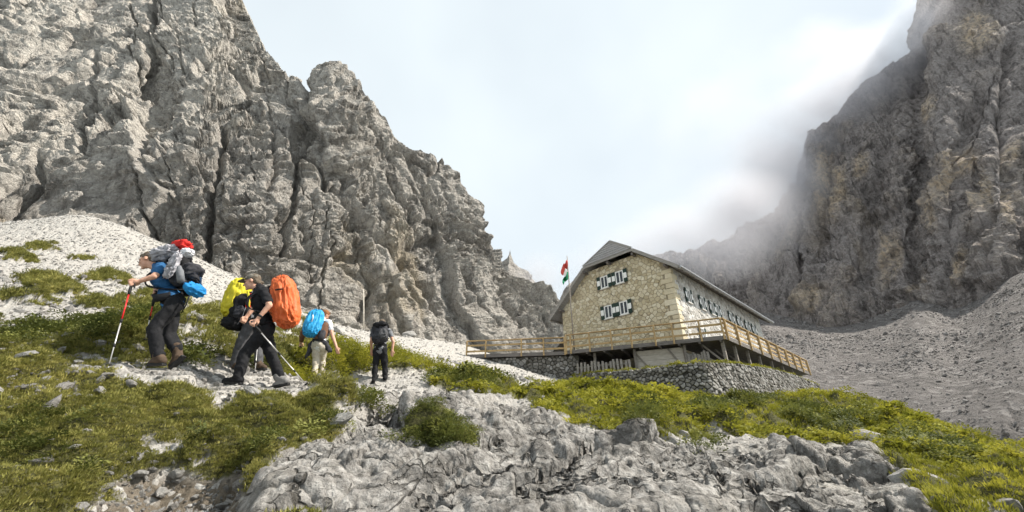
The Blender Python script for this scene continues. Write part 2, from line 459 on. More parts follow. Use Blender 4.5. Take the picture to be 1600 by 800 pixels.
jm = b.math('MAXIMUM', b.math('MULTIPLY', b.rng(jn, 0.02, 0.005, 0, 0.9), b.rng(b.noise(0.9, 5, 0.65), 0.42, 0.55)), b.math('MULTIPLY', b.rng(jn2, 0.03, 0.006, 0, 0.55), b.rng(b.noise(1.7, 4, 0.6), 0.5, 0.6)))
rk = b.mix(jm, rk, (0.055, 0.05, 0.042))                       # joints darkened in the colour, as shade inside cracks
pit = b.vor(17.0, 'F1', 'Distance'); rk = b.mix(b.math('MULTIPLY', b.rng(pit, 0.30, 0.14), b.rng(b.noise(3.1, 4, 0.6), 0.48, 0.6, 0, 0.75)), rk, (0.09, 0.083, 0.075))  # pits painted as dark spots, their shade put into the colour
lich = b.vor(7.0, 'F1', 'Distance'); l2 = b.noise(2.2, 5, 0.65)
rk = b.mix(b.math('MULTIPLY', b.rng(lich, 0.42, 0.22), b.rng(l2, 0.50, 0.62, 0, 0.8)), rk, (0.075, 0.07, 0.062))
sol = b.mix(n2, (0.05, 0.045, 0.02), (0.10, 0.10, 0.035))
drt = b.mix(n2, (0.07, 0.055, 0.04), (0.20, 0.17, 0.13))
drt = b.mix(b.rng(sepp.outputs[1], 0.72, 0.8), drt, grav)
c = b.mix(b.attr('dirt'), grav, drt)
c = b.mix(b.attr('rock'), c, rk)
gm = b.rng(b.math('ADD', b.attr('grass'), b.math('MULTIPLY', b.math('SUBTRACT', n2, 0.5), 0.5)), 0.35, 0.6)
c = b.mix(gm, c, sol)
nb = b.bump(b.math('SUBTRACT', 1.0, peb), 0.7, 0.02)
nb = b.bump(n2, 0.8, 0.04, nb)
nb = b.bump(n3, 0.8, 0.016, nb)
nb = b.bump(b.math('SUBTRACT', 1.0, b.math('MULTIPLY', jm, b.attr('rock'))), 0.9, 0.05, nb)
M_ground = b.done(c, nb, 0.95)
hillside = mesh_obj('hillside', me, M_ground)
tag(hillside, 'rising alpine hillside of limestone outcrop, turf and pale gravel', 'hillside', kind='structure')

def ground_at(px, py):
    """Displaced terrain point nearest to a photo pixel (front-most)."""
    qx, qy = gpx2, gpy2
    d = (qx - px) ** 2 + (qy - py) ** 2 + 0.002 * g1[..., 1] ** 2
    k = np.unravel_index(np.argmin(d), d.shape)
    return Vector(g1[k])
gpx2, gpy2 = project(g1)

def height_at(x, y):
    i = np.clip((x / (y + OY) + 1.72) / 3.44 * (NU - 1), 0, NU - 1.001)
    j = min(float(np.interp(math.log(y + OY), LGY, np.arange(NV))), NV - 1.001)
    i0, j0 = int(i), int(j); fi, fj = i - i0, j - j0
    z = g1[..., 2]
    return float(z[i0, j0] * (1 - fi) * (1 - fj) + z[i0 + 1, j0] * fi * (1 - fj) + z[i0, j0 + 1] * (1 - fi) * fj + z[i0 + 1, j0 + 1] * fi * fj)

# ------------------------------------------------------------------ cliffs
def cliff(name, base, top, ns, nt, prof, cracks, mat, amp, tilt, back=(28.0, 26.0), seed=0.0, strata=1.0, fscale=1.0, bumps=(), fresh_lit=None, bed=None, joints=0, ribs=0.0):
    """A rock face between a foot line and a skyline; rows past the skyline fall away behind it."""
    bs = np.array([b_[0] for b_ in base])
    s = np.linspace(bs[0], 1, ns)
    B = np.stack([np.interp(s, bs, [b_[1 + k] for b_ in base]) for k in range(3)], -1)
    T = np.stack([np.interp(s, bs, [t_[k] for t_ in top]) for k in range(3)], -1)
    if name == 'scree_slope':
        kk = np.hanning(61); kk /= kk.sum()
        for A_s in (B, T):
            for k in range(3): A_s[:, k] = np.convolve(np.pad(A_s[:, k], 30, mode='reflect', reflect_type='odd'), kk, 'valid')
    nb_ = 26; jr = random.Random(int(seed * 100)); cracks = list(cracks)
    t = np.concatenate([np.linspace(0, 1, nt), np.ones(nb_)])
    px = B[:, None, 0] + (T - B)[:, None, 0] * t[None]
    py = B[:, None, 1] + (T - B)[:, None, 1] * t[None]
    f = prof(s[:, None], t[None], px, py)
    Y = B[:, None, 2] + (T - B)[:, None, 2] * f
    for (cx, cy, rx, ry, d) in bumps:
        Y = Y + d * np.exp(-((px - cx) / rx) ** 2 - ((py - cy) / ry) ** 2)
    p = Pn(px, py, Y)
    q = np.concatenate([np.zeros(nt), np.linspace(0, 1, nb_ + 1)[1:]])[None, :, None]
    p = p + q * np.array([0.0, back[0], 0.0]) - (q ** 1.6) * np.array([0, 0, back[1]])
    n = grid_normals(p)
    n *= np.sign((n * -p).sum(-1, keepdims=True) + 1e-9)          # face the camera side
    n[:, nt - 1:] = n[:, nt - 2:nt - 1]
    fl = p.reshape(-1, 3)
    ca, sa = math.cos(tilt), math.sin(tilt)
    r = np.stack([fl[:, 0] * ca + fl[:, 2] * sa, fl[:, 1], -fl[:, 0] * sa + fl[:, 2] * ca], -1) * fscale
    wv = np.stack([nfrac(r, 0.05, 1, 2, 4, (seed, 0, 0)), nfrac(r, 0.05, 1, 2, 4, (0, seed, 5)), nfrac(r, 0.05, 1, 2, 3, (0, 4, seed))], -1) * 5.0
    rw = r + wv
    rough = 0.42 + 1.0 * sstep(-0.15, 0.35, nfrac(r, (0.035, 0.035, 0.028), 0.9, 2, 3, (seed, 9, 9)))   # smooth slabs beside broken ground
    d = 0.0
    f1, f2, h1 = nvor(rw, (0.060, 0.06, 0.030), (seed, 1, 2), 2.4)
    def soft(v, k):
        v = v.reshape(px.shape)
        for _ in range(k):
            v = np.pad(v, 1, mode='edge'); v = (v[:-2, 1:-1] + v[2:, 1:-1] + v[1:-1, :-2] + v[1:-1, 2:] + 2 * v[1:-1, 1:-1]) / 6
        return v.ravel()
    d = d + soft(4.8 * (h1 - 0.5), 7) - soft(2.0 * sstep(0.10, 0.0, f2 - f1), 1)
    f1, f2, h1 = nvor(rw, (0.20, 0.18, 0.11), (seed, 5, 2), 2.4)
    d = d + rough * soft(1.7 * (h1 - 0.5), 3) - 0.6 * rough * sstep(0.12, 0.0, f2 - f1)
    f1, f2, h1 = nvor(r + wv * 0.4, (0.60, 0.55, 0.42), (seed, 7, 2), 2.0)
    d = d + rough * 0.65 * (h1 - 0.5) - 0.2 * rough * sstep(0.14, 0.0, f2 - f1)
    d = d + 1.3 * (nridge(r, (0.05, 0.05, 0.022), 0.85, 2.1, 5, (seed, 3, 3)) - 1.0)
    d = d + strata * 1.25 * nfrac(r, (0.05, 0.05, 0.40), 0.8, 2.1, 5, (3, seed, 3))
    d = d + 0.9 * rough * np.abs(nfrac(r, (0.16, 0.16, 0.09), 0.8, 2.1, 5, (8, seed, 1))) + 0.45 * rough * nfrac(r, 0.6, 0.5, 2.1, 5, (8, seed, 1))
    if ribs: d = d + ribs * (nridge(rw, (0.13, 0.13, 0.016), 0.8, 2.1, 5, (seed, 4, 4)) - 1.0) + 0.5 * ribs * nfrac(r, (0.5, 0.5, 0.09), 0.6, 2.1, 5, (4, seed, 4))
    d = d.reshape(px.shape) * amp
    P3 = p.reshape(px.shape + (3,)) if p.ndim == 2 else p
    if bed:
        al = bed[0] + (bed[1] - bed[0]) * sstep(470, 640, px)
        x0 = float(P3[ns * 6 // 10, 0, 0])
        zb = P3[..., 2] * np.cos(al) + (P3[..., 0] - x0) * np.sin(al) * 0.9 + 2.2 * wv[:, 0].reshape(px.shape)
        kz = zb / bed[2]; fz = kz - np.floor(kz)
        lay = np.sin(np.floor(kz) * 12.9898) * 43758.5453; lay = lay - np.floor(lay)
        d = d + amp * bed[3] * lay * (sstep(0.0, 0.30, fz) - 0.9 * sstep(0.25, 1.0, fz))
    for kq in range(joints):                                   # random long joints down the face
        x_, y_ = jr.uniform(px.min() * 0.3, px.max()), jr.uniform(max(py.min(), -60), 430)
        an = jr.uniform(1.25, 1.85) if x_ < 540 or not bed else jr.uniform(0.75, 1.15)
        pl = [(x_, y_)]
        for m_ in range(jr.randint(4, 9)):
            an2 = an + jr.uniform(-.5, .5) * (m_ % 2); ln = jr.uniform(14, 46)
            pl.append((pl[-1][0] + ln * math.cos(an2), pl[-1][1] + ln * math.sin(an2)))
        cracks = cracks + [(pl, jr.choice((0.9, 1.2, 1.6, 2.6)), jr.uniform(0.5, 2.4))]
    d = d - np.median(d)
    for pl, w, dep in cracks:
        ww = np.hypot(px * 0 + w, 0)
        dd = seg_dist(px + 2.5 * np.sin(py * 0.11) + 1.5 * np.sin(py * 0.37 + 1), py + 2 * np.sin(px * 0.17), pl)
        d = d - dep * np.exp(-(dd / ww) ** 2)
    p = p + n * d[..., None]
    me = np_mesh(name, p.reshape(-1, 3), grid_quads(ns, nt + nb_), smooth=False)
    if fresh_lit is not None: add_attr(me, 'fresh_lit', np.clip(fresh_lit(px, py) + 0.30 * d / max(amp, .1) * 0.2, 0, 1))
    o = mesh_obj(name, me, mat)
    return o, p

L_ROWS = [  # s, foot (px,py,Y), skyline (px,py,Y)
 (0.00,(-260,430,40),(-420,-170,74)),(0.15,(0,440,45),(-10,-170,86)),(0.30,(150,450,48),(190,-170,96)),(0.40,(260,480,51),(352,-60,94)),
 (0.425,(280,490,52),(380,0,91)),(0.47,(330,500,54),(412,76,86)),(0.50,(365,515,55),(448,112,83)),(0.52,(390,520,56),(466,136,82)),(0.555,(430,530,58),(484,136,80)),
 (0.585,(455,535,59),(506,108,80)),(0.60,(470,540,60),(524,100,80)),(0.62,(500,545,61),(546,116,80)),(0.64,(520,545,62),(562,150,80)),(0.68,(570,550,65),(588,190,82)),(0.74,(630,560,68),(650,232,86)),
 (0.775,(660,562,71),(672,238,88)),(0.80,(690,564,74),(694,240,90)),(0.83,(720,564,77),(722,268,93)),(0.86,(750,564,80),(744,296,96)),(0.91,(800,566,86),(768,372,100)),
 (0.93,(815,568,88),(776,412,102)),(0.95,(840,570,90),(786,420,104)),(0.98,(880,570,94),(862,466,107)),(1.00,(920,570,112),(880,480,118))]
def prof_l(s, t, px, py):
    # the wall stands steep below a slanting ledge line and leans back above it (left half)
    led = np.interp(px, [-300, 0, 150, 350, 480, 600], [330, 300, 262, 195, 150, 60])
    k = sstep(-40, 60, led - py) * sstep(560, 420, px)
    return np.clip(0.62 * t + 0.38 * t ** 2 - 0.16 * (1 - k) * sstep(0.05, 0.5, t) * sstep(560, 420, px), 0, 1.2) * (t < 1) + (t >= 1)
L_CRACKS = [([(236,-40),(240,60),(238,120),(234,156)],6,5.0),([(250,90),(262,130),(256,160)],10,2.0),([(150,80),(146,140),(135,190)],5,2.0),([(484,130),(478,190),(470,236),(462,252)],5,4.5),
 ([(466,240),(486,252),(500,268),(510,296)],5,3.5),([(462,250),(464,300),(450,345),(440,400)],4,2.8),([(348,196),(345,250),(332,300),(325,340),(322,400)],5,3.2),([(425,200),(432,260),(420,300)],4,1.8),
 ([(535,344),(575,362),(600,380),(640,405),(660,425),(692,474)],8,4.0),([(602,277),(620,310),(642,344)],4,2.6),([(520,290),(548,330),(560,348)],4,2.0),([(771,429),(790,470),(816,507)],5,3.0),([(640,250),(690,330),(720,400),(735,470)],4,1.6),
 ([(130,195),(122,235)],5,2.6),([(560,180),(600,240),(650,300),(700,380)],4,1.6),([(60,240),(40,300),(10,330)],6,2.4),([(380,470),(340,480)],4,1.5)]
M_scree_pending = None
L_BUMPS = [(175,300,70,45,4.0),(60,300,50,30,2.5),(410,300,40,80,-2.5),(520,200,35,90,-3.0),(620,430,60,30,-3.0),(560,420,40,30,2.0),(300,120,50,80,-3.5),(245,140,18,30,5.0)]
cl_o, cl_p = cliff('mountain', [(a,) + b_ for a, b_, c_ in L_ROWS], [c_ for a, b_, c_ in L_ROWS], 760, 430, prof_l, L_CRACKS, M_cliff, 0.62, 0.35, seed=1.7, bumps=L_BUMPS, bed=(0.06, 0.80, 4.6, 2.3), joints=24, fresh_lit=lambda px, py: 0.10 + 0.85 * sstep(-45, 55, np.interp(px, [-300, 0, 150, 350, 480, 620, 760], [330, 290, 255, 190, 150, 170, 330]) - py) * sstep(560, 400, px) + 0.25 * sstep(420, 560, px))  # pale tone above the ledge line paints its sunlight into the rock
tag(cl_o, 'tall pale grey limestone mountain wall behind the hikers', 'mountain', kind='structure')

R_ROWS = [
 (-0.12,(850,560,250),(850,480,275)),(0.00,(1000,560,230),(1010,405,260)),(0.06,(1060,556,225),(1080,392,250)),(0.14,(1130,550,210),(1150,360,240)),(0.20,(1180,545,195),(1196,338,225)),(0.24,(1205,545,185),(1226,330,212)),(0.26,(1220,545,180),(1236,286,205)),
 (0.28,(1228,545,175),(1250,284,200)),(0.295,(1235,548,172),(1262,292,196)),(0.31,(1250,550,168),(1266,208,194)),(0.36,(1290,560,162),(1306,186,190)),(0.42,(1330,555,155),(1346,130,186)),(0.50,(1390,540,148),(1412,92,182)),
 (0.55,(1430,530,140),(1448,74,176)),(0.57,(1445,530,136),(1454,20,172)),(0.60,(1465,530,132),(1458,-60,170)),(0.72,(1560,510,118),(1570,-170,165)),(0.82,(1640,480,108),(1680,-170,158)),(1.0,(1900,430,92),(1950,-170,140))]
def prof_r(s, t, px, py):
    return (0.55 * t + 0.45 * t ** 1.7)
R_CRACKS = [([(1530,150),(1500,240),(1490,330),(1470,420)],9,5),([(1400,120),(1380,230),(1360,330),(1350,440)],8,4),([(1300,200),(1290,300),(1285,400)],7,3.5),([(1580,60),(1560,180),(1575,300)],9,5),([(1440,250),(1430,360),(1425,440)],7,4),
 ([(1262,300),(1250,400),(1230,480)],7,4),([(1150,380),(1160,440),(1140,490)],6,3)]
R_BUMPS = [(1480,250,25,160,-6),(1560,330,25,120,-6),(1405,300,22,110,-5),(1320,340,22,110,-4),(1520,420,40,40,-5),(1440,180,18,90,4),(1270,380,15,110,4)]
cr_o, cr_p = cliff('mountain', [(a,) + b_ for a, b_, c_ in R_ROWS], [c_ for a, b_, c_ in R_ROWS], 560, 380, prof_r, R_CRACKS, M_cliff_r, 0.80, -0.10, seed=7.3, strata=0.35, fscale=0.95, bumps=R_BUMPS, joints=22, ribs=1.5, fresh_lit=lambda px, py: np.clip(np.max([1.9 * np.exp(-((px - cx + 0.12 * (py - cy)) / rx) ** 2 - ((py - cy) / ry) ** 2) for cx, cy, rx, ry in
  [(1525,45,26,36),(1500,250,32,22),(1480,285,16,30),(1285,275,13,55),(1310,300,10,40),(1345,255,12,22),(1388,400,16,42),(1460,330,10,28),(1540,300,9,26),(1575,320,10,30),(1500,410,12,30),(1450,170,10,20),(1270,470,16,20),(1430,440,12,20),(1580,240,12,18)]], 0) - 0.2, 0, 1))
tag(cr_o, 'dark brown-grey mountain wall beyond the hut, its ridge lost in cloud', 'mountain', kind='structure')

S_ROWS = [(0.0,(760,560,150),(772,420,170)),(0.12,(780,560,148),(791,404,170)),(0.17,(785,560,147),(797,389,170)),(0.22,(792,560,146),(804,410,170)),(0.35,(810,560,146),(818,418,172)),(0.5,(830,560,146),(836,424,174)),(0.62,(850,560,148),(850,446,176)),
 (0.74,(865,560,150),(864,466,178)),(0.85,(880,560,152),(878,462,180)),(1.0,(930,560,156),(915,425,184))]
cs_o, cs_p = cliff('mountain', [(a,) + b_ for a, b_, c_ in S_ROWS], [c_ for a, b_, c_ in S_ROWS], 150, 120, prof_r, [], M_cliff, 0.55, 0.2, seed=3.1, fscale=0.6)
tag(cs_o, 'far misty ridge with a thin rock needle between pale wall and hut', 'mountain', kind='structure')

# scree fan under the dark wall
b = NB('grey_scree')
n1 = b.noise(0.05, 6, 0.62, b.mapv((1, 0.35, 1), (0, 0, 0.6))); n2 = b.noise(0.8, 7, 0.75)
pc = b.n.new('ShaderNodeSeparateColor'); b.l.new(b.vor(0.9, 'F1', 'Color'), pc.inputs[0])
c = b.mix(b.rng(n1, 0.35, 0.65), (0.13, 0.119, 0.112), (0.225, 0.208, 0.198))
c = b.mix(b.rng(n2, 0.35, 0.68, 0, 0.7), b.mix(0.5, c, (0.1, 0.092, 0.086)), c)
c = b.mix(b.rng(pc.outputs[0], 0.8, 0.9, 0, 0.5), c, (0.33, 0.31, 0.295))
nb = b.bump(n2, 0.9, 1.2); nb = b.bump(b.vor(0.9), 0.6, 0.5, nb)
M_scree = b.done(c, nb, 0.95)
F_ROWS = [(0.0,(1120,640,95),(1150,500,205)),(0.14,(1180,640,90),(1196,486,192)),(0.30,(1260,650,82),(1262,500,178)),(0.40,(1310,660,76),(1312,510,162)),(0.55,(1400,690,68),(1400,482,152)),(0.63,(1440,700,64),(1440,458,146)),
 (0.70,(1480,720,60),(1488,480,138)),(0.76,(1530,730,56),(1530,462,130)),(0.87,(1600,760,52),(1604,400,120)),(1.0,(1800,800,46),(1800,330,104))]
def prof_f(s, t, px, py):
    return t ** 2.6
fs_o, fs_p = cliff('scree_slope', [(a,) + b_ for a, b_, c_ in F_ROWS], [c_ for a, b_, c_ in F_ROWS], 420, 260, prof_f, [], M_scree, 0.09, 0.0, back=(30, 4), seed=5.5, strata=0.0, fscale=1.0)
tag(fs_o, 'grey scree fan below the dark mountain wall', 'scree slope', kind='structure')

# ------------------------------------------------------------------ building helpers
def poly_obj(name, verts, faces, mat, parent=None, smooth=False):
    me = bpy.data.meshes.new(name)
    me.from_pydata([tuple(v) for v in verts], [], faces)
    if smooth:
        me.polygons.foreach_set('use_smooth', [True] * len(me.polygons))
    me.update()
    return mesh_obj(name, me, mat, parent)

def beam_geo(p0, p1, w, h, up=(0, 0, 1)):
    p0, p1 = Vector(p0), Vector(p1)
    d = (p1 - p0).normalized()
    x = d.cross(Vector(up))
    if x.length < 1e-4: x = d.cross(Vector((0, 1, 0)))
    x.normalize(); y = x.cross(d).normalized()
    vs = []
    for q in (p0, p1):
        for sx, sy in ((-1, -1), (1, -1), (1, 1), (-1, 1)):
            vs.append(q + x * (w / 2 * sx) + y * (h / 2 * sy))
    return vs, [(0, 1, 2, 3), (7, 6, 5, 4), (0, 4, 5, 1), (1, 5, 6, 2), (2, 6, 7, 3), (3, 7, 4, 0)]

def beam(name, p0, p1, w, h, mat, parent=None, up=(0, 0, 1), bev=0.0):
    vs, fs = beam_geo(p0, p1, w, h, up)
    bm = bmesh.new()
    bv = [bm.verts.new(v) for v in vs]
    for f in fs: bm.faces.new([bv[i] for i in f])
    if bev:
        bmesh.ops.bevel(bm, geom=bm.edges[:], offset=bev, segments=1, affect='EDGES')
    bmesh.ops.recalc_face_normals(bm, faces=bm.faces[:])
    me = bpy.data.meshes.new(name); bm.to_mesh(me); bm.free()
    return mesh_obj(name, me, mat, parent)

def slab(name, pts, thick, mat, parent=None):
    """Solid plate: polygon extruded against its normal."""
    pts = [Vector(p) for p in pts]
    n = Vector((0, 0, 0))
    for i in range(len(pts)):
        n += pts[i].cross(pts[(i + 1) % len(pts)])
    n.normalize()
    k = len(pts)
    vs = pts + [p - n * thick for p in pts]
    fs = [tuple(range(k)), tuple(range(2 * k - 1, k - 1, -1))] + [(i, i + k, (i + 1) % k + k, (i + 1) % k) for i in range(k)]
    return poly_obj(name, vs, fs, mat, parent)

def empty(name, loc, parent=None):
    o = bpy.data.objects.new(name, None)
    o.location = loc; o.empty_display_size = 0.1
    return link(o, parent)

def adopt(root):
    """Children were modelled in world space: keep them there under a placed root."""
    bpy.context.view_layer.update()
    inv = Matrix.Translation(root.location).inverted()
    for c in root.children:
        c.matrix_parent_inverse = inv

def clip_poly(poly, nx, ny, c):
    out = []
    for i in range(len(poly)):
        p, q = poly[i], poly[(i + 1) % len(poly)]
        dp, dq = p[0] * nx + p[1] * ny - c, q[0] * nx + q[1] * ny - c
        if dp <= 0: out.append(p)
        if (dp < 0) != (dq < 0) and dp != dq:
            t = dp / (dp - dq)
            out.append((p[0] + t * (q[0] - p[0]), p[1] + t * (q[1] - p[1])))
    return out

def stone_cells(x0, x1, y0, y1, cw, ch, jit, rnd, hull=None, holes=()):
    nx, ny = max(1, int((x1 - x0) / cw)), max(1, int((y1 - y0) / ch))
    cx, cy = (x1 - x0) / nx, (y1 - y0) / ny
    S = {}
    for j in range(-1, ny + 1):
        for i in range(-2, nx + 2):
            S[i, j] = (x0 + (i + 0.5 + 0.5 * (j % 2) + rnd.uniform(-jit, jit)) * cx, y0 + (j + 0.5 + rnd.uniform(-jit, jit) * 0.9) * cy)
    cells = []
    for (i, j), (sx, sy) in S.items():
        if not (0 <= j < ny) or rnd.random() < 0.02: continue
        if sx < x0 or sx > x1: continue
        poly = [(x0, y0), (x1, y0), (x1, y1), (x0, y1)] if hull is None else list(hull)
        poly = clip_poly(poly, 1, 0, sx + 2 * cx); poly = clip_poly(poly, -1, 0, -(sx - 2 * cx))
        poly = clip_poly(poly, 0, 1, sy + 2 * cy); poly = clip_poly(poly, 0, -1, -(sy - 2 * cy))
        for dj in (-2, -1, 0, 1, 2):
            for di in (-2, -1, 0, 1, 2):
                q = S.get((i + di, j + dj))
                if q is None or (di == 0 and dj == 0) or len(poly) < 3: continue
                ax, ay = q[0] - sx, q[1] - sy
                poly = clip_poly(poly, ax, ay, (q[0] ** 2 + q[1] ** 2 - sx ** 2 - sy ** 2) / 2)
        if len(poly) < 3: continue
        mx, my = sum(p[0] for p in poly) / len(poly), sum(p[1] for p in poly) / len(poly)
        if any(h[0] < mx < h[1] and h[2] < my < h[3] for h in holes): continue
        cells.append(((mx, my), poly))
    return cells

def stones_mesh(name, cells, fmap, rnd, gap=0.03, proud=(0.02, 0.07)):
    """One chipped block per cell; fmap(u, v, d) -> world point at depth d in front of the wall."""
    V, Fq, Ft, tone = [], [], [], []
    for (mx, my), poly in cells:
        r = max(0.05, sum(math.hypot(p[0] - mx, p[1] - my) for p in poly) / len(poly))
        k0 = max(0.3, 1 - gap / r); k1 = k0 * rnd.uniform(0.68, 0.82)
        h = rnd.uniform(*proud); tx, ty = rnd.uniform(-.12, .12), rnd.uniform(-.12, .12)
        n = len(poly); o = len(V); tn = rnd.random()
        for kk, dd in ((k0, -0.03), (k0 * 0.97, h * 0.6), (k1, h)):
            for p in poly:
                dx, dy = (p[0] - mx) * kk, (p[1] - my) * kk
                V.append(fmap(mx + dx, my + dy, dd + (dx * tx + dy * ty if dd > 0 else 0))); tone.append(tn)
        V.append(fmap(mx, my, h * 1.05)); tone.append(tn)
        for i in range(n):
            j = (i + 1) % n
            for lv in (0, 1):
                Fq.append((o + lv * n + i, o + lv * n + j, o + (lv + 1) * n + j, o + (lv + 1) * n + i))
            Ft.append((o + 2 * n + i, o + 2 * n + j, o + 3 * n))
    me = np_mesh(name, np.array(V), np.array(Fq), np.array(Ft), smooth=False)
    add_attr(me, 'tone', tone)
    return me

def stone_mat(name, a_, b_, c_, joint):
    b = NB(name)
    t = b.attr('tone')
    col = b.ramp(t, [(0.0, a_), (0.5, b_), (1.0, c_)])
    n = b.noise(6, 6, 0.65); n2 = b.noise(1.1, 4, 0.6)
    col = b.mix(b.rng(n, 0.3, 0.7, 0.0, 0.6), col, b.mix(0.5, col, joint))
    col = b.mix(b.rng(n2, 0.5, 0.75, 0.0, 0.3), col, joint)
    return b.done(col, b.bump(n, 0.7, 0.04), 0.92)

def wood_mat(name, lo, hi, rough=0.8):
    b = NB(name)
    g = b.noise(3.0, 6, 0.6, b.mapv((1, 1, 6)), 0.5)
    g2 = b.noise(25, 4, 0.6)
    return b.done(b.mix(b.rng(g, 0.3, 0.7), lo, hi), b.bump(g2, 0.4, 0.01), rough)

def plain_mat(name, lo, hi, scale=8.0, rough=0.7, bump=0.3, bd=0.01, metal=0.0):
    b = NB(name)
    n = b.noise(scale, 5, 0.6)
    b.b.inputs['Metallic'].default_value = metal
    return b.done(b.mix(b.rng(n, 0.3, 0.7), lo, hi), b.bump(n, bump, bd), rough)

M_gable = stone_mat('gable_stone', (0.43, 0.36, 0.232), (0.59, 0.51, 0.355), (0.72, 0.655, 0.505), (0.30, 0.248, 0.155))
M_mortar = plain_mat('mortar', (0.25, 0.21, 0.145), (0.36, 0.31, 0.22), 5)
M_side = stone_mat('whitewashed_stone', (0.36, 0.335, 0.295), (0.52, 0.495, 0.455), (0.70, 0.68, 0.64), (0.27, 0.245, 0.21))
M_sidem = plain_mat('pale_mortar', (0.48, 0.45, 0.40), (0.66, 0.64, 0.60), 4)
M_dry = stone_mat('dry_wall_stone', (0.10, 0.092, 0.082), (0.20, 0.187, 0.17), (0.36, 0.345, 0.325), (0.07, 0.068, 0.045))
M_drym = plain_mat('wall_core_earth', (0.035, 0.032, 0.025), (0.07, 0.065, 0.05), 4)
M_shing = wood_mat('weathered_shingle', (0.24, 0.225, 0.215), (0.38, 0.365, 0.35))
M_roofdark = wood_mat('old_roof_timber', (0.09, 0.08, 0.072), (0.20, 0.18, 0.165))
M_fascia = wood_mat('grey_fascia', (0.20, 0.185, 0.165), (0.32, 0.30, 0.275))
M_larch = wood_mat('fresh_larch', (0.27, 0.18, 0.085), (0.48, 0.345, 0.175))
M_post_old = wood_mat('grey_post', (0.16, 0.14, 0.12), (0.30, 0.27, 0.23))
M_green = plain_mat('dark_green_paint', (0.012, 0.028, 0.020), (0.02, 0.042, 0.03), 4, 0.5)
M_white = plain_mat('white_paint', (0.72, 0.71, 0.67), (0.82, 0.81, 0.78), 6, 0.5)
bgl = NB('window_glass'); bgl.b.inputs['Specular IOR Level'].default_value = 0.6
M_glass = bgl.done((0.03, 0.035, 0.04), None, 0.06)
M_steel = plain_mat('galvanised_steel', (0.35, 0.35, 0.36), (0.5, 0.5, 0.5), 20, 0.4, 0.1, 0.002, 0.8)
M_picket = wood_mat('grey_picket', (0.20, 0.18, 0.155), (0.36, 0.33, 0.29))
M_plank_pale = wood_mat('pale_boards', (0.38, 0.34, 0.28), (0.56, 0.52, 0.45))

# ------------------------------------------------------------------ mountain hut
HC = Vector((11.5, 26.5, 6.0)); HA = Vector((0.728, 0.686, 0)).normalized(); HB = Vector((-0.686, 0.728, 0)).normalized()
def H(s, w, z): return HC + HA * s + HB * w + Vector((0, 0, z))
GW, GL = 10.3, 18.9
hut = empty('mountain_hut', H(9, 5, -2.0))
tag(hut, 'stone mountain hut with green and white shutters and half-hipped roof', 'hut')
outline = [(0.0, -2.2), (GW, -2.2), (GW, 5.02), (7.2, 7.82), (2.45, 7.9), (0.0, 6.08)]
vs = [H(0.06, w, z) for w, z in outline] + [H(GL, w, z) for w, z in outline]
k = len(outline)
core = poly_obj('wall', vs, [tuple(range(k - 1, -1, -1)), tuple(range(k, 2 * k))] + [(i, (i + 1) % k, (i + 1) % k + k, i + k) for i in range(k)], M_mortar, hut)
plaster = slab('plaster', [H(0.1, -0.012, -2.2), H(GL, -0.012, -2.2), H(GL, -0.012, 5.95), H(0.1, -0.012, 5.95)], 0.01, M_sidem, hut)
GWIN = [(5.58, 6.36), (4.12, 6.36), (5.50, 3.78), (4.08, 3.78)]
holes = [(w - 0.80, w + 0.80, z - 0.58, z + 0.58) for w, z in GWIN]
rnd = random.Random(3)
hull = [(0.62, -0.3), (GW, -0.3), (GW, 5.02), (7.2, 7.8), (2.45, 7.88), (0.62, 6.5)]
cells = stone_cells(0.0, GW, -0.3, 8.0, 0.37, 0.25, 0.40, rnd, hull, holes)
o = mesh_obj('stonework', stones_mesh('stonework', cells, lambda u, v, d: H(0.06 - d, u, v), rnd, 0.022, (0.02, 0.06)), M_gable, hut)
o['kind'] = 'stuff'
SWIN = [2.25, 4.65, 6.5, 7.6, 10.5, 12.4, 14.4, 16.2]
sholes = [(s_ - 0.62, s_ + 0.62, 3.62, 4.82) for s_ in SWIN]
cells = stone_cells(0.0, GL, -0.3, 5.9, 0.40, 0.25, 0.40, rnd, [(0.66, -0.3), (GL, -0.3), (GL, 5.95), (0.66, 5.95)], sholes)
o = mesh_obj('stonework', stones_mesh('stonework', cells, lambda u, v, d: H(u, -0.016 - d, v), rnd, 0.03, (0.015, 0.045)), M_side, hut)
o['kind'] = 'stuff'
# large corner stones, alternately long on one face and the other
z = -0.3; j = 0
while z < 6.0:
    hgt = rnd.uniform(0.30, 0.46); lw = rnd.uniform(0.62, 0.85) if j % 2 else rnd.uniform(0.34, 0.5); ls = rnd.uniform(0.36, 0.5) if j % 2 else rnd.uniform(0.64, 0.85)
    if z + hgt > 6.05 : break
    bm = bmesh.new()
    q = [bm.verts.new(H(s_, w_, zz)) for zz in (z + 0.02, z + hgt - 0.02) for s_, w_ in ((-0.02, -0.075), (ls, -0.075), (ls, 0.05), (0.12, 0.12), (0.12, lw), (-0.02, lw))]
    for f in [(5, 4, 3, 2, 1, 0), (6, 7, 8, 9, 10, 11)] + [(i, (i + 1) % 6, (i + 1) % 6 + 6, i + 6) for i in range(6)]:
        bm.faces.new([q[i] for i in f])
    for v_ in bm.verts: v_.co += Vector((rnd.uniform(-1, 1), rnd.uniform(-1, 1), rnd.uniform(-1, 1))) * 0.018
    me = bpy.data.meshes.new('corner_stone'); bm.to_mesh(me); bm.free()
    add_attr(me, 'tone', np.full(12, rnd.uniform(0.35, 1)))
    mesh_obj('corner_stone', me, M_gable, hut)
    z += hgt; j += 1

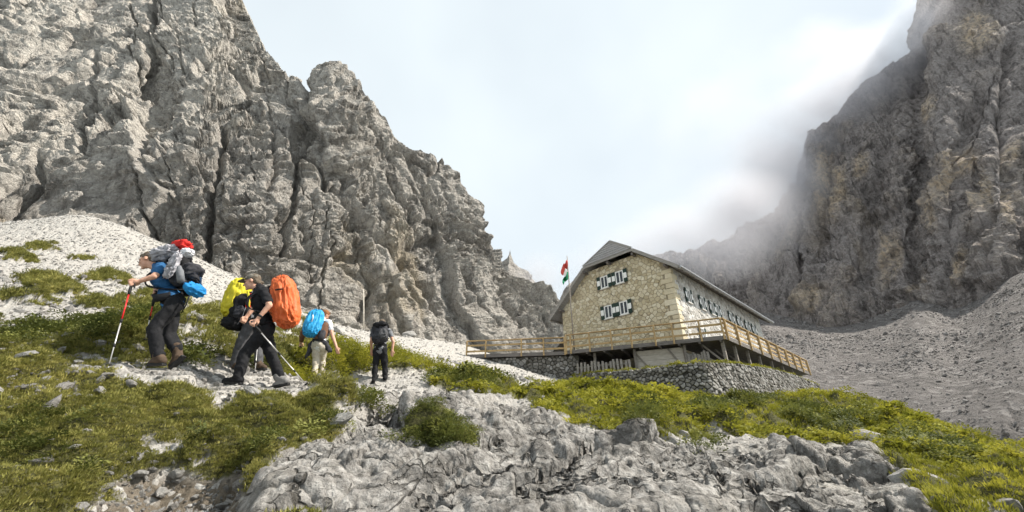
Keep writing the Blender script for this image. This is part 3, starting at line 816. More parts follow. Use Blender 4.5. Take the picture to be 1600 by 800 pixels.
def hut_window(fr, wd, hg, shut, parent, panes=2):
    """fr(u, v, d): wall frame, u sideways, v up, d outwards; window centred on 0,0."""
    def bar(name, u0, v0, u1, v1, th, dd, mat, par):
        c = [fr(u0, v0, dd), fr(u1, v0, dd), fr(u1, v1, dd), fr(u0, v1, dd)]
        c2 = [fr(u0, v0, dd + th), fr(u1, v0, dd + th), fr(u1, v1, dd + th), fr(u0, v1, dd + th)]
        return poly_obj(name, c + c2, [(3, 2, 1, 0), (4, 5, 6, 7), (0, 1, 5, 4), (1, 2, 6, 5), (2, 3, 7, 6), (3, 0, 4, 7)], mat, par)
    w2, h2 = wd / 2, hg / 2
    win = bar('window', -w2, -h2, w2, h2, 0.02, -0.03, M_white, parent)
    t = 0.075
    for u0, v0, u1, v1 in ((-w2, -h2, -w2 + t, h2), (w2 - t, -h2, w2, h2), (-w2 + t, h2 - t, w2 - t, h2), (-w2 + t, -h2, w2 - t, -h2 + t)):
        bar('frame', u0, v0, u1, v1, 0.07, 0.0, M_white, win)
    bar('mullion', -0.035, -h2 + t, 0.035, h2 - t, 0.05, 0.0, M_white, win)
    for sx in (-1, 1):
        u0, u1 = (-w2 + t, -0.035) if sx < 0 else (0.035, w2 - t)
        bar('pane', u0, -h2 + t, u1, h2 - t, 0.012, 0.0, M_glass, win)
    for sx in (-1, 1):
        u0, u1 = (w2 + 0.02, w2 + 0.02 + shut) if sx > 0 else (-w2 - 0.02 - shut, -w2 - 0.02)
        sh = bar('shutter', u0, -h2 - 0.03, u1, h2 + 0.03, 0.045, 0.05, M_green, parent)
        bar('white_band', u0 + 0.02, -h2 * 0.42, u1 - 0.02, h2 * 0.42, 0.012, 0.095, M_white, sh)
    bar('sill', -w2 - 0.06, -h2 - 0.08, w2 + 0.06, -h2 - 0.01, 0.12, 0.0, M_sidem, parent)
for w, z in GWIN:
    hut_window(lambda u, v, d, w=w, z=z: H(-0.0 - d, w + u, z + v), 0.72, 1.05, 0.32, hut)
for s_ in SWIN:
    hut_window(lambda u, v, d, s_=s_: H(s_ + u, -0.04 - d, 4.22 + v), 0.66, 1.05, 0.25, hut)
# ground-floor door and windows behind the railing on the sunny side
for s_ in (3.4, 8.0, 11.5, 14.5):
    hut_window(lambda u, v, d, s_=s_: H(s_ + u, -0.04 - d, 1.5 + v), 0.7, 1.0, 0.25, hut)
for z_, n_ in ((7.45, 4.85), (4.85, 4.8)):
    poly_obj('iron_hook', *beam_geo(H(-0.05, n_, z_), H(-0.4, n_ + .1, z_ + 0.25), 0.03, 0.03), M_roofdark, hut)

# roof
RZ = 10.05
eR, eL = (-0.95, 5.55), (11.2, 4.40)
sF, sB = -0.62, 19.7
hipL, hipR = (7.13, 8.05), (2.38, 8.10)
roof = slab('roof', [H(sF, *hipR), H(sF, *eR), H(sB, *eR), H(sB, 4.9, RZ), H(0.44, 4.9, RZ)], 0.16, M_shing, hut)
slab('roof', [H(0.44, 4.9, RZ), H(sB, 4.9, RZ), H(sB, *eL), H(sF, *eL), H(sF, *hipL)], 0.16, M_shing, hut)
slab('roof_hip', [H(sF, *hipL), H(sF, *hipR), H(0.44, 4.9, RZ)], 0.14, M_roofdark, hut)
NC = 7
A_, B_, T_ = H(sF - 0.05, *hipL), H(sF - 0.05, *hipR), H(0.44, 4.9, RZ + 0.02)
nh = (B_ - A_).cross(T_ - A_).normalized()
if nh.y > 0: nh = -nh
for i in range(NC):
    t0, t1 = i / NC, min(1.0, (i + 1.12) / NC)
    l0, r0, l1, r1 = A_.lerp(T_, t0), B_.lerp(T_, t0), A_.lerp(T_, t1), B_.lerp(T_, t1)
    q = [l0 + nh * 0.075, r0 + nh * 0.075, r1 + nh * 0.02, l1 + nh * 0.02]
    vs = q + [p - nh * 0.03 for p in q]
    poly_obj('shingle_course', vs, [(0, 1, 2, 3), (7, 6, 5, 4), (0, 4, 5, 1), (1, 5, 6, 2), (2, 6, 7, 3), (3, 7, 4, 0)], M_shing, hut)
for i, (p, q) in enumerate(((A_, T_), (B_, T_))):
    beam('hip_cap', p + nh * 0.07, q + nh * 0.07, 0.16, 0.06, M_fascia, hut, nh)
beam('barge_board', H(sF - 0.03, *eR) - Vector((0, 0, .12)), H(sF - 0.03, *hipR) - Vector((0, 0, .12)), 0.05, 0.26, M_fascia, hut)
beam('barge_board', H(sF - 0.03, *eL) - Vector((0, 0, .12)), H(sF - 0.03, *hipL) - Vector((0, 0, .12)), 0.05, 0.26, M_fascia, hut)
beam('barge_board', H(sF - 0.04, hipL[0], hipL[1] - .1), H(sF - 0.04, hipR[0], hipR[1] - .1), 0.05, 0.22, M_fascia, hut)
beam('fascia', H(sF, eR[0] - 0.03, eR[1] - 0.12), H(sB, eR[0] - 0.03, eR[1] - 0.12), 0.05, 0.22, M_fascia, hut)
beam('gutter', H(sF, eR[0] - 0.12, eR[1] - 0.10), H(sB, eR[0] - 0.12, eR[1] - 0.10), 0.12, 0.10, M_steel, hut)
beam('fascia', H(sF, eL[0] + 0.03, eL[1] - 0.12), H(sB, eL[0] + 0.03, eL[1] - 0.12), 0.05, 0.22, M_fascia, hut)
for i in range(22):
    s_ = 0.2 + i * 0.9
    beam('rafter_end', H(s_, 0.1, 6.12), H(s_, eR[0] + 0.1, 5.38), 0.10, 0.14, M_roofdark, hut)
for w_, z_ in ((4.8, 7.75), (0.1, 5.95), (2.5, 7.7), (7.2, 7.6), (10.1, 4.9)):
    beam('purlin_end', H(0.3, w_, z_), H(sF + 0.06, w_, z_), 0.16, 0.2, M_roofdark, hut)
# lean-to on the far side of the gable
slab('lean_to_roof', [H(0.6, 13.4, 1.0), H(0.6, 10.2, 2.9), H(6.0, 10.2, 2.9), H(6.0, 13.4, 1.0)], -0.12, M_fascia, hut)
beam('chimney', H(8, 5.6, 9.4), H(8, 5.6, 11.0), 0.6, 0.6, M_dry, hut)
adopt(hut)

# ------------------------------------------------------------------ terrace, retaining walls
RW = [(880,590,27.8),(930,583,25.2),(1000,578,23.2),(1060,570,21.9),(1100,567,21.6),(1150,569,23.2),(1200,576,26.2),(1240,586,29.8),(1278,602,33.5)]
rwp = np.array([P(*q)[:] for q in RW])
seg = np.concatenate([[0], np.cumsum(np.linalg.norm(np.diff(rwp[:, :2], axis=0), axis=1))])
def rw_at(u):
    return np.array([np.interp(u, seg, rwp[:, k_]) for k_ in range(3)])
def rw_map(u, v, d):
    p = rw_at(u); e = (rw_at(min(u + 0.6, seg[-1])) - rw_at(max(u - 0.6, 0)))[:2]; e /= np.linalg.norm(e)
    n = np.array([e[1], -e[0]])
    if n @ p[:2] > 0: n = -n
    off = d + 0.16 * (2.4 - v)
    return (p[0] + n[0] * off, p[1] + n[1] * off, p[2] - 2.4 + v)
wall = empty('retaining_wall', rw_map(seg[-1] / 2, 0, 0))
tag(wall, 'dry-stone retaining wall curving below the hut terrace', 'wall')
rnd = random.Random(11)
us = np.linspace(0, seg[-1], 60)
vs = [rw_map(u, v, -0.05) for u in us for v in (0.0, 2.38)]
poly_obj('wall_core', vs, [(2 * i, 2 * i + 2, 2 * i + 3, 2 * i + 1) for i in range(59)], M_drym, wall)
cells = stone_cells(0.0, seg[-1], 0.0, 2.45, 0.27, 0.15, 0.44, rnd)
o = mesh_obj('stonework', stones_mesh('stonework', cells, rw_map, rnd, 0.018, (0.04, 0.14)), M_dry, wall); o['kind'] = 'stuff'
adopt(wall)
# earth terrace behind the wall
tp = [Vector(rw_map(u, 2.36, -0.08)) for u in us] + [H(20, -0.5, -2.0), H(20, 8, -2.0), H(6, 12, -2.0), Vector((2.0, 31, 4.0))]
ter = poly_obj('terrace_ground', tp + [p - Vector((0, 0, 2.4)) for p in tp], [tuple(range(len(tp)))] + [(i, i + len(tp), (i + 1) % len(tp) + len(tp), (i + 1) % len(tp)) for i in range(len(tp))], plain_mat('terrace_earth', (0.07, 0.062, 0.045), (0.14, 0.125, 0.09), 3))
tag(ter, 'earth terrace under the hut deck', 'terrace', kind='structure')

D0, D1 = Vector((12.6, 23.2, 6.0)), Vector((3.73, 27.3, 6.0))
D2 = D0 + HA * 18.8; DE = Vector((-3.25, 28.4, 5.95))
lw = empty('stone_foundation', (0.2, 28, 4)); tag(lw, 'rough stone foundation wall under the long side deck', 'wall')
def lw_map(u, v, d):
    p = DE.lerp(D1, u / 7.07)
    return (p.x - 0.15 * 0, p.y + 0.25 - d, 3.2 + v)
cells = stone_cells(0.0, 7.9, 0.0, 2.5, 0.33, 0.19, 0.44, rnd)
o = mesh_obj('stonework', stones_mesh('stonework', cells, lw_map, rnd, 0.02, (0.03, 0.12)), M_dry, lw); o['kind'] = 'stuff'
poly_obj('wall_core', [lw_map(0, 0, -.02), lw_map(7.9, 0, -.02), lw_map(7.9, 2.5, -.02), lw_map(0, 2.5, -.02)] + [lw_map(0, 0, -.6), lw_map(7.9, 0, -.6), lw_map(7.9, 2.5, -.6), lw_map(0, 2.5, -.6)], [(0, 1, 2, 3), (7, 6, 5, 4), (0, 4, 5, 1), (1, 5, 6, 2), (2, 6, 7, 3), (3, 7, 4, 0)], M_drym, lw)
adopt(lw)

# ------------------------------------------------------------------ timber deck
deck = empty('timber_deck', (10, 26, 4.0)); tag(deck, 'timber deck with yellow larch railing around the stone hut', 'deck')
Z = Vector((0, 0, 1))
slab('deck_floor', [D0, D2, H(18.8, -0.1, 0), H(-0.1, -0.1, 0), H(-0.1, 10.4, 0), D1 + Vector((0.3, 3.5, 0)), D1], 0.16, M_roofdark, deck)
slab('deck_floor', [D1 - Z * .05, D1 + Vector((0.3, 3.4, -.05)), DE + Vector((0, 3.2, 0)), DE], 0.14, M_roofdark, deck)
def railing(p, q, ts, side, n_board=2, hh=1.05, wdt=0.125):
    d = (q - p).normalized(); n = Vector((d.y, -d.x, 0))
    if n.dot(p) > 0: n = -n
    for t in ts:
        c = p.lerp(q, t) + n * 0.07
        beam('railing_post', c - Z * 0.26, c + Z * (hh - 0.02), wdt, wdt * 0.8, M_larch, deck, d, 0.012)
    beam('hand_rail', p + Z * (hh + 0.01) - n * 0.02, q + Z * (hh + 0.01) - n * 0.02, 0.20, 0.055, M_larch, deck, Z, 0.01)
    for i in range(n_board):
        zz = hh * (i + 0.55) / (n_board + 0.35)
        m_ = 5
        for k_ in range(m_):
            a0, a1 = p.lerp(q, k_ / m_ + 0.002), p.lerp(q, (k_ + 1) / m_ - 0.002)
            beam('rail_board', a0 + Z * (zz + rnd.uniform(-.012, .012)) - n * 0.03, a1 + Z * (zz + rnd.uniform(-.012, .012)) - n * 0.03, 0.04, 0.125, M_larch, deck)
    beam('rim_beam', p - Z * 0.13 + n * 0.02, q - Z * 0.13 + n * 0.02, 0.06, 0.24, M_roofdark, deck)
railing(D0, D1, [0.005, 0.13, 0.29, 0.40, 0.55, 0.68, 0.83, 0.965, 0.998], 0, 2)
railing(D0, D2, [0.012, 0.11, 0.22, 0.33, 0.44, 0.55, 0.66, 0.77, 0.88, 0.995], 1, 3, wdt=0.14)
railing(D1 - Z * .05, DE, [0.015, 0.22, 0.44, 0.80, 0.995], 0, 2, 0.95)
rnd = random.Random(5)
for t in (0.02, 0.12, 0.24, 0.36, 0.5, 0.64, 0.78):
    c = D0.lerp(D2, t) - HB * -0.35
    beam('support_post', c - Z * 2.05, c - Z * 0.2, 0.16, 0.16, M_post_old, deck, HA)
    beam('brace', c - Z * 1.6, c - Z * 0.25 + HB * 1.2, 0.10, 0.10, M_post_old, deck, HA)
for t in (0.22, 0.53, 0.80, 0.97):
    c = D0.lerp(D1, t) + Vector((0.1, 0.7, 0))
    beam('support_post', c - Z * 2.05, c - Z * 0.2, 0.15, 0.15, M_post_old, deck)
for i in range(9):
    c = D0.lerp(D1, 0.03 + i * 0.118)
    beam('joist', c - Z * 0.25, c - Z * 0.25 + Vector((1.4, 2.6, 0)), 0.10, 0.18, M_roofdark, deck)
# boarded screen with crossed braces under the deck
c0, c1 = D0.lerp(D1, 0.24) + Vector((0.25, 0.75, 0)), D0.lerp(D1, 0.55) + Vector((0.25, 0.75, 0))
nbd = 5
for i in range(nbd):
    zz = -1.95 + i * 0.33
    beam('screen_board', c0 + Z * (zz + .16), c1 + Z * (zz + .16 ), 0.03, 0.315, M_plank_pale, deck)
beam('screen_brace', c0 + Vector((0.03, -.06, -1.9)), c0.lerp(c1, 0.3) + Vector((0.0, -.06, -.35)), 0.06, 0.12, M_post_old, deck)
beam('screen_brace', c1 + Vector((0.03, -.06, -.35)), c0.lerp(c1, 0.62) + Vector((0.0, -.06, -1.9)), 0.06, 0.12, M_post_old, deck)
adopt(deck)

def picket_fence(p, q, n, lab):
    f = empty('picket_fence', p.lerp(q, 0.5)); tag(f, lab, 'fence', 'picket fences below the deck')
    for i in range(n):
        c = p.lerp(q, (i + 0.5) / n)
        beam('picket', c, c + Z * rnd.uniform(0.95, 1.15) + Vector((rnd.uniform(-.05, .05), 0, 0)), 0.14, 0.03, M_picket, f, Vector((0, 1, 0)))
    beam('fence_rail', p + Vector((0, .06, .8)), q + Vector((0, .06, .8)), 0.04, 0.08, M_post_old, f)
    beam('fence_rail', p + Vector((0, .06, .25)), q + Vector((0, .06, .25)), 0.04, 0.08, M_post_old, f)
    adopt(f)
picket_fence(D1 + Vector((0.55, 0.0, -1.95)), D1.lerp(D0, 0.42) + Vector((0.1, -.1, -1.95)), 15, 'long grey picket fence between stone foundation and boarded screen')
picket_fence(D0.lerp(D1, 0.235) + Vector((0.25, 0.55, -1.95)), D0.lerp(D1, 0.10) + Vector((0.25, 0.55, -1.75)), 7, 'short grey picket fence at the dark corner under the deck')

# ------------------------------------------------------------------ flag pole
fb = D1 + Vector((0.55, 0.05, -0.1))
ft = P(886, 400, fb.y)
pole = empty('flagpole', fb); tag(pole, 'thin flagpole at the deck corner flying a red white and green flag', 'flagpole')
def tube_mesh(name, pts, rad, seg_=8, cap=True):
    pts = [Vector(p) for p in pts]
    V, Fc = [], []
    for i, p in enumerate(pts):
        d = (pts[min(i + 1, len(pts) - 1)] - pts[max(i - 1, 0)]).normalized()
        x = d.cross(Vector((0.13, 0.97, 0.2))).normalized(); y = d.cross(x)
        r = rad[i] if isinstance(rad, (list, tuple)) else rad
        for k_ in range(seg_):
            a_ = 2 * math.pi * k_ / seg_
            V.append(p + x * (r * math.cos(a_)) + y * (r * math.sin(a_)))
    for i in range(len(pts) - 1):
        for k_ in range(seg_):
            k2 = (k_ + 1) % seg_
            Fc.append((i * seg_ + k_, i * seg_ + k2, (i + 1) * seg_ + k2, (i + 1) * seg_ + k_))
    if cap:
        Fc.append(tuple(range(seg_ - 1, -1, -1))); Fc.append(tuple(range((len(pts) - 1) * seg_, len(pts) * seg_)))
    me = bpy.data.meshes.new(name); me.from_pydata([tuple(v) for v in V], [], Fc)
    me.polygons.foreach_set('use_smooth', [True] * len(me.polygons)); me.update()
    return me
def tube(name, pts, rad, mat, parent=None, seg_=8):
    return mesh_obj(name, tube_mesh(name, pts, rad, seg_), mat, parent)
tube('pole', [fb, fb.lerp(ft, 0.5), ft], [0.05, 0.042, 0.03], M_post_old, pole)
M_fr = plain_mat('flag_red', (0.52, 0.07, 0.055), (0.60, 0.11, 0.09), 6, 0.8)
M_fw = plain_mat('flag_white', (0.74, 0.74, 0.72), (0.82, 0.82, 0.80), 6, 0.8)
M_fg = plain_mat('flag_green', (0.03, 0.25, 0.12), (0.05, 0.32, 0.17), 6, 0.8)
def flag_band(name, a0, a1, mat):
    """One third of the flag; it droops off the halyard and folds back on itself."""
    nu, nv = 14, 14
    V = []
    for i in range(nu):
        for j in range(nv):
            u, t = i / (nu - 1), a0 + (a1 - a0) * j / (nv - 1)
            base = fb.lerp(ft, 0.945 - 0.20 * t)
            x = -0.38 * u * (1 + 0.35 * math.sin(9 * t))
            zz = -0.35 * u * u - 0.16 * u
            yy = -0.22 * math.sin(9.5 * u + 6 * t) * (0.35 + u) - 0.1 * math.sin(11 * t + 2 * u)
            V.append(base + Vector((x, yy, zz + 0.05 * math.sin(8 * u + 9 * t))))
    me = np_mesh(name, np.array([v[:] for v in V]), grid_quads(nu, nv))
    o = mesh_obj(name, me, mat, pole)
    m = o.modifiers.new('s', 'SOLIDIFY'); m.thickness = 0.012
    return o
flag_band('red_band', 0.0, 0.36, M_fr); flag_band('white_band', 0.365, 0.62, M_fw); flag_band('green_band', 0.625, 1.0, M_fg)
adopt(pole)
# marker post on the slope behind the hikers
mb_ = ground_at(571, 514); mt_ = P(568, 452, mb_.y)
mp = tube('marker_pole', [mb_ - Z * .2, mb_.lerp(mt_, .5), mt_], [0.06, 0.05, 0.04], M_plank_pale)
tag(mp, 'tall thin wooden marker pole on the slope behind the hikers', 'pole')

# ------------------------------------------------------------------ cloud on the ridge
BLOBS = [  # photo pixel, distance, radius in photo pixels (x, y), depth radius m, strength
 (1462,45,166,70,90,24,0.55),(1432,72,170,80,80,24,0.6),(1395,95,174,85,75,24,0.6),(1360,118,177,85,75,24,0.62),(1328,142,180,85,78,24,0.65),(1296,176,184,85,80,26,0.7),(1268,212,189,85,85,26,0.75),(1242,250,194,88,85,28,0.9),(1222,285,182,90,85,24,0.95),(1165,335,168,110,85,24,1.1),(1085,380,160,120,75,22,1.15),
 (1005,398,158,90,58,20,0.8),(930,415,158,60,42,18,0.4),(845,432,160,55,46,18,0.55),(1180,220,200,260,210,36,0.16),(1310,90,192,170,120,32,0.16),(1135,418,156,75,36,14,0.5)]
b = NB('cloud_vapour')
b.n.remove(b.b)
geo = b.n.new('ShaderNodeNewGeometry')
tot = None; lo = np.full(3, 1e9); hi = -lo
for (px, py, Y, rx, ry, rd, st_) in BLOBS:
    c = P(px, py, Y); dep = c.y * CP + c.z * SP; m = dep / FPX
    rad = (rx * m * 1.2, rd * 0.7, ry * m * 1.2)
    lo = np.minimum(lo, np.array(c[:]) - rad); hi = np.maximum(hi, np.array(c[:]) + rad)
    sub = b.n.new('ShaderNodeVectorMath'); sub.operation = 'SUBTRACT'; b.l.new(geo.outputs['Position'], sub.inputs[0]); sub.inputs[1].default_value = c
    dv_ = b.n.new('ShaderNodeVectorMath'); dv_.operation = 'DIVIDE'; b.l.new(sub.outputs[0], dv_.inputs[0]); dv_.inputs[1].default_value = rad
    ln = b.n.new('ShaderNodeVectorMath'); ln.operation = 'LENGTH'; b.l.new(dv_.outputs[0], ln.inputs[0])
    g = b.math('MULTIPLY', b.math('POWER', b.rng(ln.outputs['Value'], 1.0, 0.0, 0.0, 1.0), 1.4), st_)
    tot = g if tot is None else b.math('MAXIMUM', tot, g) if st_ > 0.3 else b.math('ADD', tot, g)
pv = b.mapv((1, 1, 1), src=geo.outputs['Position'])
nz = b.noise(0.030, 5, 0.6, pv, 0.4)
den = b.math('MULTIPLY', b.math('MAXIMUM', b.math('SUBTRACT', b.math('ADD', tot, b.math('MULTIPLY', b.math('MULTIPLY', b.math('SUBTRACT', nz, 0.5), 1.9), b.math('POWER', tot, 0.7))), 0.03), 0.0), b.math('GREATER_THAN', tot, 0.001))
vol = b.n.new('ShaderNodeVolumePrincipled')
vol.inputs['Color'].default_value = (0.73, 0.715, 0.74, 1); vol.inputs['Anisotropy'].default_value = 0.3
b.l.new(b.math('MULTIPLY', den, 0.10), vol.inputs['Density'])
b.l.new(vol.outputs[0], b.out.inputs['Volume'])
b.m.cycles.volume_step_rate = 0.8 if hasattr(b.m.cycles, 'volume_step_rate') else 1
cm = [(x, y, z_) for x in (lo[0], hi[0]) for y in (lo[1], hi[1]) for z_ in (lo[2], hi[2])]
cloud = poly_obj('cloud', cm, [(0, 1, 3, 2), (4, 6, 7, 5), (0, 4, 5, 1), (2, 3, 7, 6), (0, 2, 6, 4), (1, 5, 7, 3)], b.m)
tag(cloud, 'pale mist clinging to the ridge behind the hut', 'cloud', kind='stuff')

# ------------------------------------------------------------------ vegetation and loose stone
def scatter_obj(name, pts, rots, scls, protos, mat_label, pick=None):
    """Point mesh with one instanced prototype per point (geometry nodes)."""
    me = bpy.data.meshes.new(name)
    me.vertices.add(len(pts)); me.vertices.foreach_set('co', np.asarray(pts, np.float32).ravel())
    a = me.attributes.new('rot', 'FLOAT_VECTOR', 'POINT'); a.data.foreach_set('vector', np.asarray(rots, np.float32).ravel())
    a = me.attributes.new('scl', 'FLOAT_VECTOR', 'POINT'); a.data.foreach_set('vector', np.asarray(scls, np.float32).ravel())
    a = me.attributes.new('pick', 'INT', 'POINT'); a.data.foreach_set('value', np.asarray(rng.integers(0, len(protos), len(pts)) if pick is None else pick, np.int32))
    o = bpy.data.objects.new(name, me); link(o)
    ng = bpy.data.node_groups.new(name, 'GeometryNodeTree')
    ng.interface.new_socket('Geometry', in_out='INPUT', socket_type='NodeSocketGeometry')
    ng.interface.new_socket('Geometry', in_out='OUTPUT', socket_type='NodeSocketGeometry')
    N, L = ng.nodes, ng.links
    gi, go = N.new('NodeGroupInput'), N.new('NodeGroupOutput')
    def att(nm, ty):
        t = N.new('GeometryNodeInputNamedAttribute'); t.data_type = ty; t.inputs['Name'].default_value = nm
        return t.outputs['Attribute']
    ar, asc, ap = att('rot', 'FLOAT_VECTOR'), att('scl', 'FLOAT_VECTOR'), att('pick', 'INT')
    join = N.new('GeometryNodeJoinGeometry')
    for i, po in enumerate(protos):
        oi = N.new('GeometryNodeObjectInfo'); oi.inputs['Object'].default_value = po
        cmp_ = N.new('FunctionNodeCompare'); cmp_.data_type = 'INT'; cmp_.operation = 'EQUAL'
        L.new(ap, cmp_.inputs[2]); cmp_.inputs[3].default_value = i
        ip = N.new('GeometryNodeInstanceOnPoints')
        L.new(gi.outputs[0], ip.inputs['Points']); L.new(cmp_.outputs[0], ip.inputs['Selection'])
        L.new(oi.outputs['Geometry'], ip.inputs['Instance']); L.new(ar, ip.inputs['Rotation']); L.new(asc, ip.inputs['Scale'])
        L.new(ip.outputs[0], join.inputs[0])
    L.new(join.outputs[0], go.inputs[0])
    md = o.modifiers.new('scatter', 'NODES'); md.node_group = ng
    return o

def leaf_mat(name, c0, c1, c2, trans=0.35):
    b = NB(name)
    oi = b.n.new('ShaderNodeObjectInfo')
    pn = b.noise(0.9, 6, 0.72, geo_pos(b))
    f = b.math('ADD', b.math('MULTIPLY', oi.outputs['Random'], 0.5), b.rng(pn, 0.25, 0.75, 0.0, 0.5))
    col = b.ramp(f, [(0.1, c0), (0.5, c1), (0.92, c2)])
    b.done(col, None, 0.7)
    tr = b.n.new('ShaderNodeBsdfTranslucent'); b.l.new(col, tr.inputs['Color'])
    mx = b.n.new('ShaderNodeMixShader'); mx.inputs[0].default_value = trans
    b.l.new(b.b.outputs[0], mx.inputs[1]); b.l.new(tr.outputs[0], mx.inputs[2]); b.l.new(mx.outputs[0], b.out.inputs['Surface'])
    return b.m
def geo_pos(b):
    return b.n.new('ShaderNodeNewGeometry').outputs['Position']
M_turf = leaf_mat('turf_blades', (0.075, 0.08, 0.02), (0.23, 0.225, 0.055), (0.47, 0.42, 0.14))
M_mead = leaf_mat('meadow_leaves', (0.07, 0.08, 0.012), (0.23, 0.23, 0.026), (0.46, 0.42, 0.06), 0.4)

def blade_tuft(name, n, h, spread, wdt, seed_, mat, lean=0.6):
    rd = random.Random(seed_); V, T = [], []
    for i in range(n):
        a_ = rd.uniform(0, 2 * math.pi); r_ = spread * math.sqrt(rd.random())
        x, y = r_ * math.cos(a_), r_ * math.sin(a_)
        b_ = a_ + rd.uniform(-0.9, 0.9); ln_ = lean * rd.uniform(0.2, 1.0); hh = h * rd.uniform(0.55, 1.15)
        dx, dy = math.cos(b_), math.sin(b_); px_, py_ = -dy, dx
        w_ = wdt * rd.uniform(0.7, 1.3); o = len(V)
        for k_, (tt, ww) in enumerate(((0, 1), (0.55, 0.8), (1, 0))):
            cx, cy, cz_ = x + dx * ln_ * hh * tt * tt, y + dy * ln_ * hh * tt * tt, hh * (tt - 0.25 * ln_ * tt * tt) - 0.01
            if ww: V += [(cx - px_ * w_ / 2 * ww, cy - py_ * w_ / 2 * ww, cz_), (cx + px_ * w_ / 2 * ww, cy + py_ * w_ / 2 * ww, cz_)]
            else: V.append((cx, cy, cz_))
        T += [(o, o + 1, o + 3), (o, o + 3, o + 2), (o + 2, o + 3, o + 4)]
    me = np_mesh(name, np.array(V), None, np.array(T), smooth=True); me.materials.append(mat)
    return bpy.data.objects.new(name, me)

def leaf_tuft(name, n, h, spread, size, seed_, mat):
    rd = random.Random(seed_); V, T = [], []
    for i in range(n):
        a_ = rd.uniform(0, 2 * math.pi); r_ = spread * math.sqrt(rd.random())
        c = Vector((r_ * math.cos(a_), r_ * math.sin(a_), h * rd.uniform(0.15, 1.0) * (1.1 - 0.6 * (r_ / spread) ** 2)))
        d = Vector((math.cos(a_) + rd.uniform(-.7, .7), math.sin(a_) + rd.uniform(-.7, .7), rd.uniform(-.2, .9))).normalized()
        s_ = d.cross(Vector((0, 0, 1))).normalized(); u_ = s_.cross(d)
        L_ = size * rd.uniform(0.6, 1.3); w_ = L_ * 0.32; o = len(V)
        V += [(c)[:], (c + d * L_ * .5 + s_ * w_ + u_ * w_ * .3)[:], (c + d * L_)[:], (c + d * L_ * .5 - s_ * w_ + u_ * w_ * .3)[:]]
        T += [(o, o + 1, o + 2), (o, o + 2, o + 3)]
    me = np_mesh(name, np.array(V), None, np.array(T), smooth=False); me.materials.append(mat)
    return bpy.data.objects.new(name, me)

ed1 = np.linalg.norm(np.diff(g1, axis=0), axis=-1)[:, :-1]; ed2 = np.linalg.norm(np.diff(g1, axis=1), axis=-1)[:-1]
AREA = np.minimum(ed1, 0.5) * np.minimum(ed2, 0.8)
inview = ((gpx2 > -140) & (gpx2 < 1740) & (gpy2 < 900))[:-1, :-1]
def sample(weight, n, power=1.0):
    """n random points on the hillside with density weight * area ** power."""
    w = (weight[:-1, :-1] * inview * AREA ** power).ravel(); w = w / w.sum()
    k_ = rng.choice(len(w), n, p=w)
    i, j = np.unravel_index(k_, (NU - 1, NV - 1))
    a_, c_ = rng.random(n)[:, None], rng.random(n)[:, None]
    p = g1[i, j] * (1 - a_) * (1 - c_) + g1[i + 1, j] * a_ * (1 - c_) + g1[i, j + 1] * (1 - a_) * c_ + g1[i + 1, j + 1] * a_ * c_
    return p, i, j
def rnd_rot(n, tilt_=0.25):
    return np.stack([rng.normal(0, tilt_, n), rng.normal(0, tilt_, n), rng.uniform(0, 6.283, n)], -1)

near_g = grass * (gpx < 620) * (1 - sstep(-3, 4, sd_b)); near_g = np.where(near_g > 0.5, near_g, 0)
tufts = [blade_tuft('turf', 40, 0.025, 0.055, 0.0055, k_, M_turf, 1.1) for k_ in range(4)] + [blade_tuft('turf', 26, 0.085, 0.05, 0.005, 20 + k_, M_turf, 1.0) for k_ in range(2)]
p, i, j = sample(near_g, 70000, 0.7)
sc = np.clip(p[:, 1] / 4.0, 0.8, 2.6) * rng.uniform(0.7, 1.35, len(p))
pk = np.where(rng.random(len(p)) < 0.025, rng.integers(4, 6, len(p)), rng.integers(0, 4, len(p)))
o = scatter_obj('turf_grass', p, rnd_rot(len(p)), np.stack([sc, sc, sc * rng.uniform(0.7, 1.2, len(p))], -1), tufts, '', pk)
tag(o, 'short olive alpine turf covering the slope around the hikers', 'grass', kind='stuff')

mead = np.where(sstep(-6, 8, sd_m) * (1 - rock) > 0.3, 1.0, 0) 
tuf2 = [blade_tuft('meadow', 34, 0.062, 0.08, 0.008, 40 + k_, M_mead, 0.9) for k_ in range(3)] + [leaf_tuft('meadow', 34, 0.10, 0.11, 0.05, 60 + k_, M_mead) for k_ in range(3)]
p, i, j = sample(mead, 46000, 0.5)
sc = np.clip(p[:, 1] / 7.0, 0.7, 1.9) * rng.uniform(0.6, 1.4, len(p))
herb = nfrac(p, 0.35, 1, 2, 3) > 0.02
pk = np.where(herb, rng.integers(3, 6, len(p)), rng.integers(0, 3, len(p)))
o = scatter_obj('meadow_grass', p, rnd_rot(len(p)), np.stack([sc, sc, sc], -1), tuf2, '', pk)
tag(o, 'bright yellow-green meadow below the retaining wall', 'meadow', kind='stuff')

shr = [leaf_tuft('shrub', 90, 0.30, 0.24, 0.055, 80 + k_, M_mead) for k_ in range(4)]
p, i, j = sample(np.where(sd_b > -1, 1.0, 0), 1500, 0.6)
sc = rng.uniform(0.55, 1.25, len(p))
o = scatter_obj('low_shrubs', p, rnd_rot(len(p), 0.15), np.stack([sc, sc, sc], -1), shr, '')
tag(o, 'low yellow-green scrub in the dip behind the hikers', 'scrub', kind='stuff')

